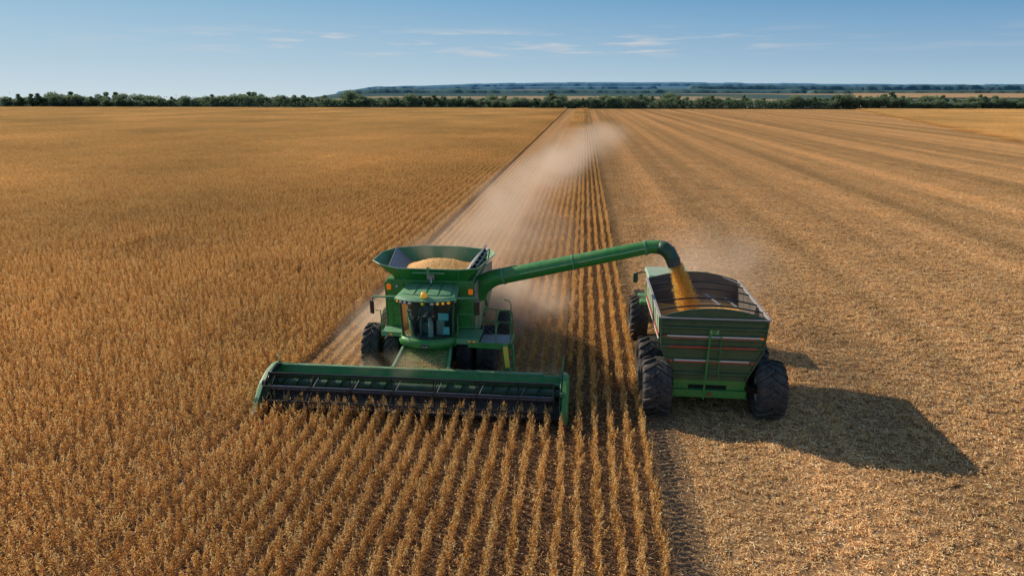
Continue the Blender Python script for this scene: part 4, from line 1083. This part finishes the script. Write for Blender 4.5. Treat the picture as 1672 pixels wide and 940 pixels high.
# ------------------------------------------------------------------ trees
LEAF = plant_mat('tree_leaves', [(0, (.08, .13, .095)), (.5, (.17, .24, .14)), (1, (.30, .36, .19))], .02, .02, .8, 1.2, .42)  # greens lightened and blued slightly, distance haze put into the colour
BARK = paint('bark', (.035, .03, .022), .9, dust=0)
def crown_mesh(name, w, h, g, lobes, n=900, low=.10):
    """uneven crown: leaf clumps spread through several lobes"""
    cs = []
    for i in range(lobes):
        a = g.uniform(0, 6.283); rr = w * .5 * g.uniform(.1, .72); z = h * g.uniform(low + .18, .86); s = w * g.uniform(.16, .30) * (1.1 - .45 * z / h)
        cs.append((rr * math.cos(a), rr * math.sin(a), z, s))
    Q = []; S = []
    per = n // lobes
    for (x, y, z, s) in cs:
        d = unit(g.normal(0, 1, (per, 3))); r = s * g.uniform(.55, 1.08, per)[:, None]
        c = np.array([x, y, z]) + d * r * np.array([1, 1, .8]); c[:, 2] = np.maximum(c[:, 2], h * low * g.uniform(.2, 1, per))
        ax = unit(g.normal(0, 1, (per, 3))); w2 = unit(np.cross(ax, g.normal(0, 1, (per, 3))))
        sz = g.uniform(.16, .34, per)
        Q.append(blades(c, ax, w2 * (sz * .8)[:, None], sz * 1.1)); S.append(np.clip(.45 + d[:, 2] * .32 + g.normal(0, .16, per) + (z / h - .5) * .3, 0, 1))  # light painted into the tone: lobe tops paler, undersides darker
    return quads_mesh(name, np.concatenate(Q), np.concatenate(S), LEAF)
def trunk_mb(h, r, g):
    b = MB(); b.tube([(0, 0, -.2), (.05, 0, h * .3), (g.uniform(-.3, .3), .1, h * .65)], [r, r * .75, r * .35], 7)
    for i in range(5):
        a = i * 1.26 + g.uniform(-.3, .3); z = h * g.uniform(.22, .45)
        b.tube([(.04, 0, z), (math.cos(a) * h * .14, math.sin(a) * h * .14, z + h * .14), (math.cos(a) * h * .26, math.sin(a) * h * .26, z + h * .30)], [r * .4, r * .25, r * .1], 5)
    return b
kinds = []
for i in range(6):
    w = [9, 8, 10, 7.5, 11, 8][i]; h = [7.2, 8.2, 7.0, 8.4, 7.6, 6.4][i]
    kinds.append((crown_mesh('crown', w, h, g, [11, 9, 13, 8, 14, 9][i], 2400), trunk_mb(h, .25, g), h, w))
protos = []
def tree(name, x, y, z, ki, s, label, group, rz=None):
    if ki not in [p[0] for p in protos]:
        me, tm, h, w = kinds[ki]
        t0 = tm.build('trunk', BARK); mesh_t = t0.data; bpy.data.objects.remove(t0)
        protos.append((ki, me, mesh_t))
    me, mt = [(p[1], p[2]) for p in protos if p[0] == ki][0]
    r = empty(name, (x, y, z)); r.rotation_euler = (0, 0, g.uniform(0, 6.28) if rz is None else rz); r.scale = (s * g.uniform(.9, 1.15), s * g.uniform(.9, 1.15), s)
    t = bpy.data.objects.new('trunk', mt); COL.objects.link(t); t.parent = r
    c = bpy.data.objects.new('crown', me); COL.objects.link(c); c.parent = r
    tag(r, label, 'tree', group); return r
GRP = 'trees in the line along the far edge of the field'
LB = 'bushy dark green tree in the low tree line beyond the field'
# front line, thick and even; some gaps and bright ones
x = -440
while x < 350:
    gy = 503 + 5 * math.sin(x * .02) + g.uniform(-3, 3)
    left = x < -150
    s = g.uniform(.86, 1.28) * (1.0 + .10 * math.sin(x * .045) + (.06 if left else 0))
    tree('tree', x, gy, -.3, int(g.integers(0, 6)), s, LB, GRP)
    x += g.uniform(4.4, 6.6)
# second line, a bit higher
x = -430
while x < 360:
    s = g.uniform(.95, 1.4) * (1.0 + .12 * math.sin(x * .03 + 1))
    tree('tree', x, 518 + g.uniform(-4, 4), -.2, int(g.integers(0, 6)), s, LB, GRP)
    x += g.uniform(7, 11)
def at_px(px, y):     # bearing of a landmark seen from the viewpoint
    a = math.atan((px - 836) / 1115.0 * 1.04) - R(5.857); return math.tan(a) * y
for px, s, ki, lb in ((590, 1.62, 4, 'tallest broad tree in the line, left of where the blue hills begin'), (292, 1.42, 2, 'wide domed tree rising above the left part of the tree line'),
                      (436, 1.45, 3, 'slim tree standing clear above the line, the left one of two side by side'), (451, 1.5, 1, 'slim tree standing clear above the line, the right one of two side by side'),
                      (1075, 1.42, 4, 'broad tree rising above the line behind the far end of the lane'), (1410, 1.22, 2, 'rounded tree above the right part of the tree line')):
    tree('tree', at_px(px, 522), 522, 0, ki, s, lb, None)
# undergrowth that closes the foot of the line
nq = 30000
c = np.stack([g.uniform(-450, 360, nq), 499 + 5 * np.sin(g.uniform(0, 1, nq)) + g.normal(0, 1.5, nq), np.abs(g.normal(0, 2.4, nq))], 1)
ax = unit(g.normal(0, 1, (nq, 3))); w2 = unit(np.cross(ax, g.normal(0, 1, (nq, 3)))); sz = g.uniform(.25, .6, nq)
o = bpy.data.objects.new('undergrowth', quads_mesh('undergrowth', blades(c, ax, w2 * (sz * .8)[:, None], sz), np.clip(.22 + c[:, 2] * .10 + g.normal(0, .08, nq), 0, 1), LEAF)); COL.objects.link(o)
tag(o, 'dark bushes filling the foot of the tree line', 'bushes', kind='stuff')

# far woods: canopies standing on the rising land, haze painted into their colours
def wood(name, label, y0, y1, a0, a1, cell, hgt, cols, seed, cover=1.0):
    """closed canopy seen from far off: a bumpy sheet of crowns standing on the land"""
    gg = np.random.default_rng(seed); ny = int((y1 - y0) / cell); nx = int((a1 - a0) * y0 / cell)
    H_ = gg.uniform(.80, 1.0, (ny + 1, nx + 1)); big = np.repeat(gg.uniform(.8, 1.2, nx // 6 + 2), 6)[:nx + 1]
    b = MB(); rows = []
    for q in range(ny + 1):
        row = []
        for p in range(nx + 1):
            y = y0 + (y1 - y0) * q / ny + gg.uniform(-.4, .4) * cell; a = a0 + (a1 - a0) * (p + gg.uniform(-.35, .35)) / nx; x = a * y
            edge = 0 if (q in (0, ny) or p in (0, nx)) else 1
            row.append((x, y, far_z(x, y) - 1 + hgt * H_[q, p] * big[p] * edge))
        rows.append(row)
    b.loft(rows, close=False, smooth=True); o = b.build(name, plant_mat(name + '_leaves', cols, .004, .004, .9, 1.1, .0))
    at = o.data.attributes.new('shade', 'FLOAT', 'FACE'); at.data.foreach_set('value', gg.uniform(.1, .9, len(o.data.polygons)).astype(np.float32))
    tag(o, label, 'woodland', kind='stuff')
wood('woodland', 'hazy blue green wood on the rising land at the right', 2250, 2550, .14, .80, 11, 15, [(0, (.075, .15, .175)), (1, (.10, .19, .21))], 1)
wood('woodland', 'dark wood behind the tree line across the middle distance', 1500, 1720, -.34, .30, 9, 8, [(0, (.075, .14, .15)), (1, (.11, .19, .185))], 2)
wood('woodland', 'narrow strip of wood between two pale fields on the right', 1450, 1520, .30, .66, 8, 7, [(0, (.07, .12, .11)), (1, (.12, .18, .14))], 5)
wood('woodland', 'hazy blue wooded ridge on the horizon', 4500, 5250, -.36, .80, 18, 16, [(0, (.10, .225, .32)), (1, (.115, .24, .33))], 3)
wood('woodland', 'hazy blue wood below the horizon ridge', 3300, 3600, -.30, .10, 15, 13, [(0, (.10, .21, .28)), (1, (.125, .24, .31))], 4)
def far_field(name, label, y0, y1, a0, a1):
    b = MB(); b.loft([[(a * y, y, far_z(a * y, y) + .8) for a in np.linspace(a0, a1, 20)] for y in np.linspace(y0, y1, 8)], close=False, smooth=True)
    tag(b.build(name, FARF), label, kind='structure')
FARF = soil_mat('far_field_soil', [(.3, (.40, .25, .14)), (.7, (.50, .33, .19))], .004, .01, scale=.02, bump=.01, lo=.85, hi=1.1)
far_field('field', 'pale tan field behind the tree line at the far right', 980, 1440, .36, .80)
far_field('field', 'thin pale field strip below the blue ridge', 2600, 2900, -.10, .02)
# landmarks on the horizon
# ------------------------------------------------------------------ dust
def dust(name, label, loc, size, dens, falloff='ellipsoid', nscale=.35, col=(.93, .76, .58), step=.25, lo=.38, hi=.75, skew=None, detail=3):
    b = MB(); b.box(-1, 1, -1, 1, -1, 1)
    m = bpy.data.materials.new(name + '_volume'); nt, N, L = nodes(m)
    out = N('ShaderNodeOutputMaterial'); vs = N('ShaderNodeVolumePrincipled'); vs.inputs['Color'].default_value = (*col, 1); vs.inputs['Anisotropy'].default_value = .2
    tc = N('ShaderNodeTexCoord')
    ln = N('ShaderNodeVectorMath'); ln.operation = 'LENGTH'; L(tc.outputs['Object'], ln.inputs[0])
    fo = N('ShaderNodeMapRange'); fo.interpolation_type = 'SMOOTHSTEP'; fo.inputs['From Min'].default_value = 1.0; fo.inputs['From Max'].default_value = .15; L(ln.outputs['Value'], fo.inputs['Value'])
    ge = N('ShaderNodeNewGeometry')
    n = N('ShaderNodeTexNoise'); n.inputs['Scale'].default_value = nscale; n.inputs['Detail'].default_value = detail; n.inputs['Distortion'].default_value = .6; L(ge.outputs['Position'], n.inputs['Vector'])
    nr = N('ShaderNodeMapRange'); nr.inputs['From Min'].default_value = lo; nr.inputs['From Max'].default_value = hi; L(n.outputs['Fac'], nr.inputs['Value'])
    mu = N('ShaderNodeMath'); mu.operation = 'MULTIPLY'; L(fo.outputs[0], mu.inputs[0]); L(nr.outputs[0], mu.inputs[1])
    m2 = N('ShaderNodeMath'); m2.operation = 'MULTIPLY'; m2.inputs[1].default_value = dens; L(mu.outputs[0], m2.inputs[0]); L(m2.outputs[0], vs.inputs['Density'])
    L(vs.outputs[0], out.inputs['Volume'])
    m.cycles.volume_step_rate = step
    o = b.build(name, m); o.location = loc; o.scale = size; o.rotation_euler = skew or (0, 0, 0); tag(o, label, 'dust', kind='stuff'); return o
dust('dust_cloud', 'pale dust hanging low over the lane just behind the combine', (-6, 46, 1.0), (7.2, 24, 2.4), .15, nscale=.22, lo=.36)
dust('dust_cloud', 'long pale dust trail drifting along the harvested lane', (-4.2, 84, 1.8), (5.2, 56, 3.2), .20, nscale=.22, lo=.38, hi=.66, detail=5, skew=(0, 0, R(-5)))
dust('dust_cloud', 'thinning far end of the dust trail over the lane', (1.0, 140, 2.2), (10, 72, 3.2), .045, nscale=.14, lo=.36, hi=.66, skew=(0, 0, R(-6)))
dust('dust_cloud', 'tan dust boiling up beside the rear wheels of the combine', (-3.4, 33, 1.0), (3.8, 6, 1.8), 1.0, nscale=.55)
dust('dust_cloud', 'dust beside the left wheels of the combine', (-9.4, 30, .8), (2.0, 5, 1.5), .8, nscale=.5)
dust('dust_cloud', 'thin dust above the feeder house and header', (-6.9, 23.9, 1.0), (2.2, 1.0, .9), .9, nscale=.9)
dust('dust_cloud', 'dust rising over the hopper', (-5.9, 27.6, 5.0), (1.6, 1.3, .8), .32, nscale=.9)
dust('dust_cloud', 'dust rising above the grain cart', (6.2, 32, 3.0), (4.6, 6.5, 3.0), .26, nscale=.35)
dust('dust_cloud', 'dust where the grain lands in the cart', (4.9, 26, 3.1), (1.7, 1.6, .8), .30, nscale=1.2)

# ------------------------------------------------------------------ sky, sun, camera
TO_SUN = Vector((-5.95, 3.25, 3.70)).normalized()
el = math.asin(TO_SUN.z); az = math.atan2(TO_SUN.x, TO_SUN.y)       # from +Y towards +X
su = bpy.data.lights.new('sun', 'SUN'); su.energy = 5.0; su.angle = R(.7); su.color = (1, .87, .70)
so = bpy.data.objects.new('sun', su); COL.objects.link(so); so.rotation_euler = (-TO_SUN).to_track_quat('-Z', 'Y').to_euler(); so.location = (-30, 20, 30)
w = bpy.data.worlds.new('World'); sc.world = w; w.use_nodes = True; nt = w.node_tree; nt.nodes.clear(); N = nt.nodes.new; L = nt.links.new
wo = N('ShaderNodeOutputWorld'); bg = N('ShaderNodeBackground'); bg.inputs['Strength'].default_value = .13
sk = N('ShaderNodeTexSky'); sk.sky_type = 'NISHITA'; sk.sun_disc = False; sk.sun_elevation = el; sk.sun_rotation = az
sk.altitude = 100; sk.air_density = 1.0; sk.dust_density = .4; sk.ozone_density = 3.0
tc = N('ShaderNodeTexCoord'); sp = N('ShaderNodeSeparateXYZ'); L(tc.outputs['Generated'], sp.inputs[0])
# thin cirrus streaks, a low band a few degrees above the horizon
mp = N('ShaderNodeMapping'); mp.inputs['Scale'].default_value = (9, 9, 120); mp.inputs['Location'].default_value = (7.7, 1.9, 3.3); L(tc.outputs['Generated'], mp.inputs[0])
cn = N('ShaderNodeTexNoise'); cn.inputs['Scale'].default_value = 1; cn.inputs['Detail'].default_value = 5; cn.inputs['Roughness'].default_value = .55; L(mp.outputs[0], cn.inputs['Vector'])
cr = N('ShaderNodeMapRange'); cr.inputs['From Min'].default_value = .51; cr.inputs['From Max'].default_value = .66; L(cn.outputs['Fac'], cr.inputs['Value'])
bd = N('ShaderNodeMapRange'); bd.interpolation_type = 'SMOOTHSTEP'; bd.inputs['From Min'].default_value = .04; bd.inputs['From Max'].default_value = .055; L(sp.outputs['Z'], bd.inputs['Value'])
bd2 = N('ShaderNodeMapRange'); bd2.interpolation_type = 'SMOOTHSTEP'; bd2.inputs['From Min'].default_value = .088; bd2.inputs['From Max'].default_value = .068; L(sp.outputs['Z'], bd2.inputs['Value'])
m1 = N('ShaderNodeMath'); m1.operation = 'MULTIPLY'; L(bd.outputs[0], m1.inputs[0]); L(bd2.outputs[0], m1.inputs[1])
m2 = N('ShaderNodeMath'); m2.operation = 'MULTIPLY'; L(m1.outputs[0], m2.inputs[0]); L(cr.outputs[0], m2.inputs[1])
ax_ = N('ShaderNodeMath'); ax_.operation = 'ABSOLUTE'; axs = N('ShaderNodeMath'); axs.operation = 'ADD'; axs.inputs[1].default_value = .12; L(sp.outputs['X'], axs.inputs[0]); L(axs.outputs[0], ax_.inputs[0])
axm = N('ShaderNodeMapRange'); axm.inputs['From Min'].default_value = .42; axm.inputs['From Max'].default_value = .22; axm.inputs['To Min'].default_value = .12; axm.inputs['To Max'].default_value = .75; L(ax_.outputs[0], axm.inputs['Value'])
m3 = N('ShaderNodeMath'); m3.operation = 'MULTIPLY'; L(axm.outputs[0], m3.inputs[1]); L(m2.outputs[0], m3.inputs[0])
def grad(lo, hi):
    c = ramp(N, [(0, lo), (.35, tuple(l + (h - l) * .42 for l, h in zip(lo, hi))), (1, hi)]); L(zr.outputs[0], c.inputs[0]); return c
zr = N('ShaderNodeMapRange'); zr.inputs['From Min'].default_value = -.01; zr.inputs['From Max'].default_value = .135; L(sp.outputs['Z'], zr.inputs['Value'])
gl = grad((.62, .72, .77), (.26, .49, .68)); gr_ = grad((.46, .60, .68), (.075, .27, .53))
xr = N('ShaderNodeMapRange'); xr.inputs['From Min'].default_value = -.75; xr.inputs['From Max'].default_value = .5; L(sp.outputs['X'], xr.inputs['Value'])
low = N('ShaderNodeMix'); low.data_type = 'RGBA'; L(xr.outputs[0], low.inputs[0]); L(gl.outputs[0], low.inputs[6]); L(gr_.outputs[0], low.inputs[7])
sc_ = N('ShaderNodeMix'); sc_.data_type = 'RGBA'; sc_.blend_type = 'DIVIDE'; sc_.inputs[0].default_value = 1; L(low.outputs[2], sc_.inputs[6]); sc_.inputs[7].default_value = (.13, .13, .13, 1)
hz_ = N('ShaderNodeMapRange'); hz_.inputs['From Min'].default_value = .14; hz_.inputs['From Max'].default_value = .40; L(sp.outputs['Z'], hz_.inputs['Value'])
tint = N('ShaderNodeMix'); tint.data_type = 'RGBA'; L(hz_.outputs[0], tint.inputs[0]); L(sc_.outputs[2], tint.inputs[6]); L(sk.outputs[0], tint.inputs[7])
mx = N('ShaderNodeMix'); mx.data_type = 'RGBA'; L(m3.outputs[0], mx.inputs[0]); L(tint.outputs[2], mx.inputs[6]); mx.inputs[7].default_value = (4.9, 4.9, 5.0, 1)
L(mx.outputs[2], bg.inputs[0]); L(bg.outputs[0], wo.inputs[0])
cam = bpy.data.cameras.new('camera'); cam.lens = 24.0; cam.sensor_width = 36; cam.clip_end = 30000; cam.clip_start = .1
co = bpy.data.objects.new('camera', cam); COL.objects.link(co); co.location = (0, 0, 11.3); co.rotation_euler = (R(90 - 16.013), 0, R(5.857))
sc.camera = co
